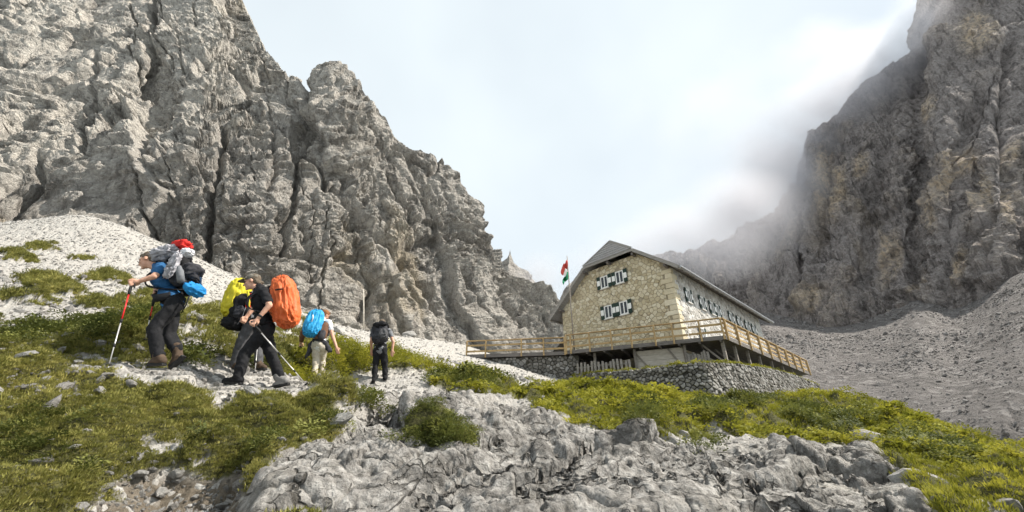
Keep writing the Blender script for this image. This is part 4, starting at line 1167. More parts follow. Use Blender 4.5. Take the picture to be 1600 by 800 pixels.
M_heath = leaf_mat('heath_leaves', (0.035, 0.045, 0.012), (0.10, 0.115, 0.027), (0.25, 0.25, 0.06), 0.3)
CUSH = [(150,515,70,16),(60,520,70,14),(215,500,40,10),(30,530,40,10),(440,640,85,26),(380,680,60,34),(470,660,60,26),(340,600,25,8),(70,715,90,22),(130,735,50,16),(30,690,60,16),(260,650,60,24),(180,655,70,18),(90,660,60,16),(300,690,40,26),(360,720,35,26),
        (690,684,56,14),(1090,700,30,10),(1255,650,36,14),(1310,672,40,14),(1360,660,30,8),(1430,700,40,10),(1500,720,40,12),(575,630,18,8),(610,640,16,6),(400,575,40,8),(300,560,40,10),(730,600,50,9),(1000,650,40,10),(1180,625,40,6),(1120,650,50,10)]
cw_ = np.zeros(GX.shape)
for (cx, cy, rx, ry) in CUSH:
    cw_ = np.maximum(cw_, 1.15 - np.hypot((gpx2 - cx) / rx, (gpy2 - cy) / ry) + 0.7 * hf + 0.4 * wob)
cu_w = np.where((cw_ > 0.25) | (sd_mo > -1), 1.0, 0.0)
cush = [leaf_tuft('heath', 90, 0.075, 0.085, 0.020, 120 + k_, M_heath) for k_ in range(4)]
p, i, j = sample(cu_w * (1 - footm) * (1 + 3.0 * (sd_mo > -6)), 13000, 0.75)
sc = np.clip(p[:, 1] / 3.6, 0.75, 2.8) * rng.uniform(0.6, 1.3, len(p)) * (0.65 + 0.7 * np.clip(cw_[i, j], 0, 1))
o = scatter_obj('heath_cushions', p, rnd_rot(len(p), 0.3), np.stack([sc, sc, sc], -1), cush, '')
tag(o, 'dark green heath cushions among the turf and rocks', 'heath', kind='stuff')

def rock_proto(name, seed_, mat, sub=2):
    bm = bmesh.new(); bmesh.ops.create_icosphere(bm, subdivisions=sub, radius=1.0)
    for v in bm.verts:
        q = v.co.copy(); of = Vector((seed_ * 3.1, seed_ * 1.7, seed_))
        k_ = 1 + 0.45 * noise.noise(q * 0.9 + of) + 0.22 * noise.noise(q * 2.3 + of)
        v.co = Vector((q.x * 1.15, q.y * 0.9, q.z * 0.62)) * k_
    # chop flat facets
    for f_ in range(5):
        n_ = Vector((noise.noise(Vector((seed_, f_, 0.3))), noise.noise(Vector((seed_, f_, 5.3))), noise.noise(Vector((seed_, f_, 9.3))))).normalized()
        for v in bm.verts:
            dd = v.co.dot(n_) - 0.62
            if dd > 0: v.co -= n_ * dd * 0.85
    me = bpy.data.meshes.new(name); bm.to_mesh(me); bm.free(); me.materials.append(mat)
    return me
b = NB('loose_limestone')
oi = b.n.new('ShaderNodeObjectInfo'); n1 = b.noise(9, 6, 0.65)
n0 = b.noise(2.2, 6, 0.7)
c = b.mix(oi.outputs['Random'], (0.30, 0.285, 0.262), (0.50, 0.484, 0.458))
c = b.mix(b.rng(n0, 0.35, 0.65, 0.0, 0.6), b.mix(0.45, c, (0.14, 0.13, 0.12)), c)
M_stone = b.done(c, b.bump(n0, 0.8, 0.12), 0.93)
rocks = [rock_proto('stone', 1.37 * k_ + 0.5, M_stone) for k_ in range(7)]
grocks = [bpy.data.objects.new('gravel', rock_proto('gravel', 2.1 * k_ + 0.3, M_stone, 1)) for k_ in range(5)]
gravw = np.clip(1 - grass - rock, 0, 1) * (0.35 + 3.0 * dirt + path + 0.25 * (gpx < 560))
p, i, j = sample(gravw, 42000, 0.55)
sc = 0.006 * np.clip(p[:, 1], 2.5, 9) * rng.lognormal(-0.35, 0.5, len(p))
o = scatter_obj('gravel', p, rnd_rot(len(p), 0.8), np.stack([sc, sc, sc], -1), grocks, '')
tag(o, 'loose pale limestone gravel on path and scree', 'gravel', kind='stuff')
tw = np.where((grass > 0.4) & (gpx < 620) & (gpy2 > 470), np.clip(0.15 + wob2 + 0.5 * hf, 0.02, 1), 0)
p, i, j = sample(tw, 2600, 0.7)
sc = 0.0085 * np.clip(p[:, 1], 2.5, 8) * rng.lognormal(-0.3, 0.45, len(p))
o = scatter_obj('turf_stones', p + np.array([0, 0, 0.012]), rnd_rot(len(p), 0.5), np.stack([sc * 1.3, sc, sc], -1), grocks, '')
tag(o, 'small pale stones showing through the turf', 'stones', kind='stuff')
# larger single stones bedded in the slope
sw = (np.clip(1 - rock, 0, 1) * (0.12 + 0.9 * dirt + 0.25 * np.clip(1 - grass, 0, 1) + 0.2 * turf) * (gpx2 < 700) * (gpy2 > 440))
p, i, j = sample(sw, 262, 0.62)
for k_ in range(len(p)):
    o = bpy.data.objects.new('stone', rocks[k_ % 7]); link(o, hillside)
    s_ = 0.0115 * min(p[k_, 1], 9.0) * rng.lognormal(0.0, 0.5)
    o.location = p[k_] + np.array([0, 0, 0.15 * s_]); o.scale = (s_ * rng.uniform(.8, 1.5), s_, s_ * rng.uniform(.6, 1.0)); o.rotation_euler = (rng.normal(0, .25), rng.normal(0, .25), rng.uniform(0, 6.28))
# stones one can pick out in the photograph
for (px, py, wpx) in [(100,608,30),(165,590,22),(205,604,24),(42,606,20),(140,620,14),(240,584,12),(220,640,16),(395,632,14),(95,745,20),(118,700,16),(85,742,18),(345,670,14),(275,650,12),(215,746,22),(160,765,20),(250,770,26),(150,480,26),(40,560,30),(15,520,40),(30,553,24),
  (1060,665,26),(1010,655,22),(1352,690,64),(1420,694,46),(1436,748,52),(1395,674,30),(1490,704,28),(1300,690,34),(1240,660,20),(1590,745,30),(1575,790,40),(690,560,14),(600,575,10),(470,520,30),(455,545,24),(530,520,26),(640,520,24),(505,525,18)]:
    q = ground_at(px, py); s_ = wpx / FPX * (q.y * CP + q.z * SP) * 0.55
    o = bpy.data.objects.new('stone', rocks[(px + py) % 7]); link(o, hillside)
    o.location = q + Vector((0, 0, (-0.1 if px > 900 else 0.2) * s_)); o.scale = (s_, s_ * 0.8, s_ * (0.95 if px > 900 else 0.75)); o.rotation_euler = (rng.normal(0, .2), rng.normal(0, .2), rng.uniform(0, 6.28))
b = NB('scree_block'); oi = b.n.new('ShaderNodeObjectInfo'); n0 = b.noise(1.4, 6, 0.7)
c = b.mix(oi.outputs['Random'], (0.15, 0.138, 0.13), (0.33, 0.31, 0.295))
M_sblock = b.done(b.mix(b.rng(n0, 0.35, 0.65, 0.0, 0.7), b.mix(0.5, c, (0.08, 0.073, 0.068)), c), b.bump(n0, 0.8, 0.12), 0.95)
sbl = [bpy.data.objects.new('scree_block', rock_proto('scree_block', 1.9 * k_ + 0.7, M_sblock, 1)) for k_ in range(5)]
fsv = fs_p[:, :255].reshape(-1, 3); fa = fs_p.reshape(fs_p.shape)
wz = np.linalg.norm(np.cross(np.gradient(fa, axis=0), np.gradient(fa, axis=1)), axis=-1)[:, :255].ravel()
clump = np.clip(nfrac(fsv, (0.06, 0.03, 0.06), 0.9, 2, 4, (2, 2, 2)) + 0.35, 0.05, 1)
wz = np.minimum(wz, np.percentile(wz, 95)) ** 0.7 * clump; k_ = rng.choice(len(fsv), 13000, p=wz / wz.sum())
p = fsv[k_] + rng.normal(0, 0.25, (13000, 3)) * np.array([1, 1, 0.1])
sc = 0.0020 * p[:, 1] * rng.lognormal(-0.25, 0.55, len(p))
o = scatter_obj('scree_rubble', p, rnd_rot(len(p), 0.8), np.stack([sc, sc, sc], -1), sbl, '')
tag(o, 'grey rubble strewn over the scree fan', 'rubble', kind='stuff')
# grass hanging over the wall top
pt, = [np.array([rw_map(rng.uniform(0, seg[-1]), 2.42, rng.uniform(-0.5, 0.02)) for _ in range(1100)])]
sc = rng.uniform(0.7, 1.5, len(pt)) * np.where(rng.random(len(pt)) < 0.3, 1.4, 0.8)
o = scatter_obj('wall_top_grass', pt, rnd_rot(len(pt), 0.3), np.stack([sc, sc, sc], -1), tuf2, '')
tag(o, 'fringe of grass along the top of the retaining wall', 'grass', kind='stuff')

# ------------------------------------------------------------------ people
def cap_geo(p0, p1, r0, r1, n=12, m=5):
    p0, p1 = Vector(p0), Vector(p1)
    d = p1 - p0
    if d.length < 1e-5: d = Vector((0, 0, 1e-4))
    d.normalize()
    x = d.cross(Vector((0.31, 0.12, 0.94)) if abs(d.z) < 0.9 else Vector((1, 0.1, 0))).normalized(); y = d.cross(x)
    V, Fc = [], []
    rings = [(p0, r0, -math.pi / 2 + math.pi / 2 * i / m) for i in range(1, m + 1)] + [(p1, r1, math.pi / 2 * i / m) for i in range(0, m)]
    V.append(p0 - d * r0)
    for c, r, a in rings:
        for k in range(n):
            t = 2 * math.pi * k / n
            V.append(c + d * (r * math.sin(a)) + (x * math.cos(t) + y * math.sin(t)) * (r * math.cos(a)))
    V.append(p1 + d * r1)
    for k in range(n): Fc.append((0, 1 + (k + 1) % n, 1 + k))
    R_ = len(rings)
    for i in range(R_ - 1):
        for k in range(n):
            Fc.append((1 + i * n + k, 1 + i * n + (k + 1) % n, 1 + (i + 1) * n + (k + 1) % n, 1 + (i + 1) * n + k))
    o = 1 + (R_ - 1) * n
    for k in range(n): Fc.append((o + k, o + (k + 1) % n, len(V) - 1))
    return V, Fc

def ell_geo(c, ax, n=16, m=10):
    """Ellipsoid with three axis vectors."""
    c = Vector(c); V, Fc = [c - Vector(ax[2])], []
    for i in range(1, m):
        a = -math.pi / 2 + math.pi * i / m
        for k in range(n):
            t = 2 * math.pi * k / n
            V.append(c + Vector(ax[0]) * (math.cos(a) * math.cos(t)) + Vector(ax[1]) * (math.cos(a) * math.sin(t)) + Vector(ax[2]) * math.sin(a))
    V.append(c + Vector(ax[2]))
    for k in range(n): Fc.append((0, 1 + (k + 1) % n, 1 + k))
    for i in range(m - 2):
        for k in range(n):
            Fc.append((1 + i * n + k, 1 + i * n + (k + 1) % n, 1 + (i + 1) * n + (k + 1) % n, 1 + (i + 1) * n + k))
    o = 1 + (m - 2) * n
    for k in range(n): Fc.append((o + k, o + (k + 1) % n, len(V) - 1))
    return V, Fc

def fuse(name, prims, vox, mat, parent, wrinkle=0.0, wscale=12.0, wst=(1, 1, 1), smooth=4, seed_=0.0):
    """Melt primitives into one continuous skin (voxel remesh), then crease it."""
    V, Fc = [], []
    for pr in prims:
        v, f = cap_geo(*pr[1:]) if pr[0] == 'c' else ell_geo(*pr[1:])
        o = len(V); V += [tuple(q) for q in v]; Fc += [tuple(i + o for i in ff) for ff in f]
    me = bpy.data.meshes.new('tmp'); me.from_pydata(V, [], Fc); me.update()
    ob = bpy.data.objects.new('tmp', me); COL.objects.link(ob)
    md = ob.modifiers.new('r', 'REMESH'); md.mode = 'VOXEL'; md.voxel_size = vox
    ms = ob.modifiers.new('s', 'SMOOTH'); ms.iterations = smooth; ms.factor = 0.5
    dg = bpy.context.evaluated_depsgraph_get()
    m2 = bpy.data.meshes.new_from_object(ob.evaluated_get(dg)); m2.name = name
    bpy.data.objects.remove(ob); bpy.data.meshes.remove(me)
    n = len(m2.vertices)
    if wrinkle and n:
        co = np.empty(n * 3); m2.vertices.foreach_get('co', co); co = co.reshape(-1, 3)
        nn = np.empty(n * 3); m2.vertices.foreach_get('normal', nn); nn = nn.reshape(-1, 3)
        w = nridge(co * np.array(wst), wscale, 1.0, 2.0, 3, (seed_, seed_, 1)) - 0.9
        co = co + nn * (wrinkle * np.clip(w, -1, 1))[:, None]
        m2.vertices.foreach_set('co', co.ravel())
    m2.polygons.foreach_set('use_smooth', [True] * len(m2.polygons)); m2.update()
    m2.materials.clear()
    return mesh_obj(name, m2, mat, parent)

def blob(name, c, ax, mat, parent, e=0.7, wrinkle=0.0, wscale=8.0, nu=44, nv=30, seed_=0.0, taper=0.0, wst=(1, 1, 1)):
    """Padded bag shape: super-ellipsoid on three axis vectors, creased."""
    c = Vector(c); A = np.array([list(a) for a in ax])
    def pw(x): return np.sign(x) * np.abs(x) ** e
    th = np.linspace(-math.pi / 2, math.pi / 2, nv)[None, :]; ph = np.linspace(0, 2 * math.pi, nu, endpoint=False)[:, None]
    lz = pw(np.sin(th)) + 0 * ph; k = (1 - taper * lz)
    lx, ly = pw(np.cos(th)) * pw(np.cos(ph)) * k, pw(np.cos(th)) * pw(np.sin(ph)) * k
    L = np.stack([lx, ly, lz], -1).reshape(-1, 3)
    W_ = np.array(c[:]) + L @ A
    if wrinkle:
        r = L / np.maximum(np.linalg.norm(L, axis=1, keepdims=True), 1e-6)
        d = (nridge(L * np.array(wst), wscale * 0.12, 1, 2.1, 4, (seed_, 2, seed_)) - 1.0) * wrinkle
        W_ = W_ + (r @ (A / np.linalg.norm(A, axis=1, keepdims=True))) * d[:, None]
    i = np.arange(nu)[:, None] * nv + np.arange(nv - 1)[None]; i2 = ((np.arange(nu) + 1) % nu)[:, None] * nv + np.arange(nv - 1)[None]
    q = np.stack([i, i2, i2 + 1, i + 1], -1).reshape(-1, 4)
    me = np_mesh(name, W_, q)
    bm = bmesh.new(); bm.from_mesh(me); bmesh.ops.remove_doubles(bm, verts=bm.verts[:], dist=1e-4); bmesh.ops.recalc_face_normals(bm, faces=bm.faces[:]); bm.to_mesh(me); bm.free()
    me.polygons.foreach_set('use_smooth', [True] * len(me.polygons))
    return mesh_obj(name, me, mat, parent)

def ribbon(name, pts, w, th, side, mat, parent):
    """Webbing strap: flat band along a polyline (Catmull-smoothed)."""
    pts = [Vector(p) for p in pts]; Q = []
    for i in range(len(pts) - 1):
        p0, p1, p2, p3 = pts[max(i - 1, 0)], pts[i], pts[i + 1], pts[min(i + 2, len(pts) - 1)]
        for k in range(6):
            t = k / 6
            Q.append(0.5 * ((2 * p1) + (p2 - p0) * t + (2 * p0 - 5 * p1 + 4 * p2 - p3) * t * t + (3 * p1 - p0 - 3 * p2 + p3) * t ** 3))
    Q.append(pts[-1]); s = Vector(side).normalized(); V, Fc = [], []
    for i, p in enumerate(Q):
        d = (Q[min(i + 1, len(Q) - 1)] - Q[max(i - 1, 0)]).normalized(); n = d.cross(s).normalized(); x = n.cross(d)
        V += [p - x * w / 2 - n * th / 2, p + x * w / 2 - n * th / 2, p + x * w / 2 + n * th / 2, p - x * w / 2 + n * th / 2]
    for i in range(len(Q) - 1):
        for k in range(4):
            Fc.append((4 * i + k, 4 * i + (k + 1) % 4, 4 * i + 4 + (k + 1) % 4, 4 * i + 4 + k))
    Fc += [(3, 2, 1, 0), tuple(4 * (len(Q) - 1) + k for k in range(4))]
    return poly_obj(name, V, Fc, mat, parent, True)

def cloth(name, lo, hi, scale=14, rough=0.85):
    b = NB(name)
    n = b.noise(scale, 4, 0.6); w = b.noise(scale * 14, 2, 0.5)
    nb = b.bump(n, 0.5, 0.02); nb = b.bump(w, 0.3, 0.002, nb)
    return b.done(b.mix(b.rng(n, 0.3, 0.7), lo, hi), nb, rough)
M_skin = cloth('skin', (0.50, 0.27, 0.18), (0.60, 0.35, 0.25), 20, 0.6)
M_hair = cloth('greying_hair', (0.06, 0.045, 0.03), (0.19, 0.15, 0.11), 60)
M_hair_r = cloth('auburn_hair', (0.16, 0.06, 0.025), (0.30, 0.13, 0.05), 60)
M_blk = cloth('black_fabric', (0.006, 0.006, 0.007), (0.015, 0.015, 0.017))
M_char = cloth('charcoal_fabric', (0.022, 0.022, 0.026), (0.05, 0.05, 0.056))
M_bluet = cloth('blue_shirt', (0.014, 0.075, 0.18), (0.03, 0.12, 0.27))
M_navy = cloth('navy_vest', (0.012, 0.035, 0.075), (0.025, 0.055, 0.11))
M_boot = cloth('brown_boot_leather', (0.045, 0.03, 0.02), (0.10, 0.068, 0.045))
M_greyb = cloth('grey_shoe', (0.13, 0.125, 0.12), (0.24, 0.23, 0.22))
M_orange = cloth('orange_rain_cover', (0.50, 0.095, 0.025), (0.62, 0.14, 0.04), 6, 0.55)
M_yellow = cloth('yellow_rain_cover', (0.50, 0.42, 0.02), (0.62, 0.54, 0.03), 6, 0.55)
M_cyan = cloth('blue_rain_cover', (0.012, 0.22, 0.46), (0.03, 0.32, 0.60), 6, 0.55)
M_bsack = cloth('blue_sack_cloth', (0.012, 0.16, 0.42), (0.025, 0.24, 0.52))
M_redc = cloth('red_fabric', (0.50, 0.02, 0.02), (0.62, 0.04, 0.03))
M_greyj = cloth('grey_jacket_cloth', (0.32, 0.31, 0.33), (0.52, 0.51, 0.54))
M_whites = cloth('white_shirt', (0.58, 0.58, 0.60), (0.72, 0.72, 0.74))
M_khaki = cloth('khaki_trousers', (0.36, 0.32, 0.25), (0.50, 0.45, 0.37))
M_greytr = cloth('grey_trousers', (0.05, 0.05, 0.052), (0.09, 0.09, 0.094))
M_greyt = cloth('grey_shirt', (0.12, 0.125, 0.135), (0.2, 0.205, 0.215))
M_brownj = cloth('brown_sleeve', (0.10, 0.05, 0.03), (0.18, 0.09, 0.05))
M_capc = cloth('mottled_cap', (0.09, 0.08, 0.065), (0.22, 0.20, 0.165), 40)
M_redp = plain_mat('red_anodised', (0.55, 0.02, 0.02), (0.65, 0.03, 0.03), 4, 0.35)
M_silv = plain_mat('pole_aluminium', (0.5, 0.48, 0.46), (0.68, 0.66, 0.63), 8, 0.35, 0.1, .002, 0.5)
M_rub = plain_mat('black_rubber', (0.012, 0.012, 0.012), (0.025, 0.025, 0.025), 8, 0.7)

def fist(wrist, d, g, s_=1.0):
    """Hand closed on a rod: d = from wrist to knuckles, g = rod direction. Returns primitives and the grip centre."""
    d, g = Vector(d).normalized(), Vector(g).normalized()
    g = (g - d * g.dot(d)).normalized(); e2 = d.cross(g).normalized()
    if e2.y > 0: e2 = -e2                                     # fingers show on the camera side
    c = Vector(wrist) + d * 0.085 * s_ - e2 * 0.0
    pr = [('e', Vector(wrist) + d * 0.05 * s_ - e2 * 0.022 * s_, (d * 0.048 * s_, e2 * 0.019 * s_, g * 0.043 * s_)),
          ('c', wrist, Vector(wrist) + d * 0.04 * s_, 0.026 * s_, 0.030 * s_)]
    for k, ln in enumerate((0.9, 1.0, 0.95, 0.78)):
        o = c + g * ((1.5 - k) * 0.0205 * s_); pts = []
        for a in (-100, -20, 60, 150 * ln + 10):
            t = R(a); pts.append(o + (d * math.cos(t) + e2 * math.sin(t)) * 0.026 * s_)
        for q0, q1 in zip(pts[:-1], pts[1:]): pr.append(('c', q0, q1, 0.0098 * s_, 0.009 * s_))
    b0 = Vector(wrist) + d * 0.035 * s_ + g * 0.034 * s_
    b1 = b0 + d * 0.03 * s_ + e2 * 0.022 * s_ + g * 0.014 * s_; b2 = b1 + d * 0.03 * s_ + e2 * 0.008 * s_ - g * 0.004 * s_
    pr += [('c', b0, b1, 0.013 * s_, 0.0115 * s_), ('c', b1, b2, 0.0115 * s_, 0.009 * s_)]
    return pr, c

def open_hand(wrist, d, palm_n, s_=1.0, curl=0.5):
    """Relaxed hanging hand, fingers slightly curled towards the palm."""
    d, n = Vector(d).normalized(), Vector(palm_n).normalized()
    n = (n - d * n.dot(d)).normalized(); s = d.cross(n)
    w = Vector(wrist)
    pr = [('e', w + d * 0.05 * s_, (d * 0.052 * s_, s * 0.040 * s_, n * 0.016 * s_)), ('c', w - d * 0.01, w + d * 0.03 * s_, 0.026 * s_, 0.028 * s_)]
    for k, ln in enumerate((0.9, 1.0, 0.93, 0.72)):
        p = w + d * (0.088 - 0.004 * abs(k - 1)) * s_ + s * ((1.5 - k) * 0.020 * s_); dr = d.copy(); L_ = 0.034 * ln * s_
        for q in range(3):
            a = curl * (0.35 + 0.3 * q); dr = (d * math.cos(a * (q + 1) * 0.7) + n * math.sin(a * (q + 1) * 0.7)).normalized()
            p2 = p + dr * L_ * (1 - 0.17 * q); pr.append(('c', p, p2, 0.0095 * s_, 0.0085 * s_)); p = p2
    b0 = w + d * 0.025 * s_ + s * 0.032 * s_; b1 = b0 + (d * 0.75 + s * 0.6 + n * 0.3).normalized() * 0.038 * s_; b2 = b1 + (d * 0.95 + s * 0.1 + n * 0.4).normalized() * 0.03 * s_
    pr += [('c', b0, b1, 0.0135 * s_, 0.0115 * s_), ('c', b1, b2, 0.0112 * s_, 0.009 * s_)]
    return pr

def head_prims(c, f, up, s_=1.0):
    """Skull, jaw, nose, brow, ears, lips, chin; f = where the face looks, up = crown direction; head 0.235 m tall."""
    f, up = Vector(f).normalized(), Vector(up).normalized(); up = (up - f * up.dot(f)).normalized(); l = up.cross(f)
    c = Vector(c)
    pr = [('e', c + up * 0.030 * s_ - f * 0.012 * s_, (f * 0.098 * s_, l * 0.077 * s_, up * 0.090 * s_)),
          ('e', c - up * 0.035 * s_ + f * 0.030 * s_, (f * 0.062 * s_, l * 0.058 * s_, up * 0.080 * s_)),
          ('e', c - up * 0.098 * s_ + f * 0.072 * s_, (f * 0.022 * s_, l * 0.024 * s_, up * 0.018 * s_)),
          ('c', c + up * 0.012 * s_ + f * 0.088 * s_, c - up * 0.030 * s_ + f * 0.112 * s_, 0.010 * s_, 0.014 * s_),
          ('c', c + up * 0.028 * s_ + f * 0.078 * s_ - l * 0.038 * s_, c + up * 0.028 * s_ + f * 0.078 * s_ + l * 0.038 * s_, 0.014 * s_, 0.014 * s_),
          ('c', c - up * 0.060 * s_ + f * 0.088 * s_ - l * 0.018 * s_, c - up * 0.060 * s_ + f * 0.088 * s_ + l * 0.018 * s_, 0.009 * s_, 0.009 * s_)]
    for sg in (-1, 1):
        pr.append(('e', c - f * 0.008 * s_ + l * sg * 0.079 * s_ - up * 0.005 * s_, (f * 0.020 * s_, l * 0.010 * s_, up * 0.032 * s_)))
        pr.append(('e', c + f * 0.062 * s_ + l * sg * 0.040 * s_ - up * 0.022 * s_, (f * 0.026 * s_, l * 0.024 * s_, up * 0.020 * s_)))
    return pr, (c, f, up, l)

def eyes(fr, parent, s_=1.0):
    c, f, up, l = fr
    for sg in (-1, 1):
        v, fc = ell_geo(c + f * 0.083 * s_ + l * sg * 0.032 * s_ + up * 0.005 * s_, (f * 0.010 * s_, l * 0.014 * s_, up * 0.009 * s_), 10, 8)
        poly_obj('eye', v, fc, M_rub, parent, True)
        ribbon('eyebrow', [c + f * 0.089 * s_ + l * sg * 0.014 * s_ + up * 0.032 * s_, c + f * 0.088 * s_ + l * sg * 0.034 * s_ + up * 0.038 * s_, c + f * 0.075 * s_ + l * sg * 0.054 * s_ + up * 0.030 * s_], 0.008, 0.006, up, M_hair, parent)

def hair_prims(fr, s_=1.0, low=0.0):
    c, f, up, l = fr
    return [('e', c + up * 0.048 * s_ - f * 0.026 * s_, (f * 0.096 * s_, l * 0.086 * s_, up * 0.084 * s_)),
            ('e', c - f * 0.062 * s_ - up * (0.012 + low) * s_, (f * 0.048 * s_, l * 0.074 * s_, up * (0.066 + low) * s_)),
            ('e', c + up * 0.088 * s_ + f * 0.045 * s_, (f * 0.042 * s_, l * 0.058 * s_, up * 0.026 * s_))]

def boot_prims(heel, toe, ankle, s_=1.0):
    heel, toe, ankle = Vector(heel), Vector(toe), Vector(ankle)
    d = (toe - heel).normalized(); sd_ = d.cross(ankle - heel)
    sd_ = sd_.normalized() if sd_.length > 1e-4 else Vector((0, 1, 0)); n = sd_.cross(d).normalized()
    if n.dot(ankle - heel) < 0: n = -n
    L_ = (toe - heel).length
    return [('c', heel + d * 0.045 + n * 0.055, heel + d * L_ * 0.55 + n * 0.052, 0.050 * s_, 0.047 * s_), ('c', heel + d * L_ * 0.5 + n * 0.048, toe - d * 0.045 + n * 0.040, 0.047 * s_, 0.040 * s_),
            ('c', heel + d * 0.06 + n * 0.07, ankle, 0.054 * s_, 0.056 * s_), ('c', ankle, ankle + (ankle - heel - d * 0.06).normalized() * 0.05, 0.058 * s_, 0.060 * s_)], (heel, toe, d, n)

def sole(fr, parent):
    heel, toe, d, n = fr; s = n.cross(d); V = []
    L_ = (toe - heel).length
    prof = [(0.0, 0.026), (0.03, 0.038), (0.35, 0.036), (0.62, 0.046), (0.85, 0.042), (0.97, 0.024), (1.0, 0.012)]
    for h_ in (0.0, 0.026):
        for t, w in prof: V.append(heel + d * L_ * t + s * w + n * h_)
        for t, w in reversed(prof): V.append(heel + d * L_ * t - s * w + n * h_)
    k = 14
    poly_obj('sole', V, [tuple(range(k - 1, -1, -1)), tuple(range(k, 2 * k))] + [(i, (i + 1) % k, (i + 1) % k + k, i + k) for i in range(k)], M_rub, parent)

def trekking_pole(hand, tip, g_c, label, red=True, grip_len=0.16):
    hand, tip = Vector(hand), Vector(tip)
    d = (tip - hand).normalized(); L_ = (tip - hand).length
    t = empty('trekking_pole', tip); tag(t, label, 'trekking pole', 'trekking poles of the hikers')
    tube('grip', [hand - d * 0.05, hand - d * 0.03, hand + d * 0.03, hand + d * grip_len * .7, hand + d * grip_len], [0.014, 0.019, 0.016, 0.017, 0.013], M_rub, t, 10)
    tube('upper_shaft', [hand + d * grip_len, hand + d * L_ * 0.45], [0.008, 0.008], M_redp if red else M_silv, t)
    tube('lower_shaft', [hand + d * L_ * 0.45, hand + d * (L_ - 0.03)], [0.007, 0.0055], M_silv, t)
    tube('clamp', [hand + d * L_ * 0.44, hand + d * (L_ * 0.44 + 0.05)], [0.013, 0.013], M_rub, t)
    tube('clamp', [hand + d * L_ * 0.72, hand + d * (L_ * 0.72 + 0.04)], [0.0115, 0.0115], M_rub, t)
    tube('basket', [tip - d * 0.075, tip - d * 0.06, tip - d * 0.05], [0.012, 0.03, 0.012], M_rub, t, 12)
    tube('tip', [tip - d * 0.06, tip], [0.007, 0.003], M_steel, t)
    sd_ = d.cross(Vector((0, 1, 0)))
    ribbon('wrist_strap', [hand - d * 0.045, hand - d * 0.01 + sd_ * 0.035, hand + d * 0.08 + sd_ * 0.05, hand + d * 0.02 + sd_ * 0.02, hand - d * 0.045], 0.016, 0.002, (0, 1, 0), M_rub, t)
    adopt(t)
    return t

def ground_tip(px, py, Y):
    p = P(px, py, Y); p.z = height_at(p.x, p.y) - 0.015
    return p

def person(name, label, feet):
    o = empty('person', feet); tag(o, label, 'person', 'hikers climbing to the hut')
    return o

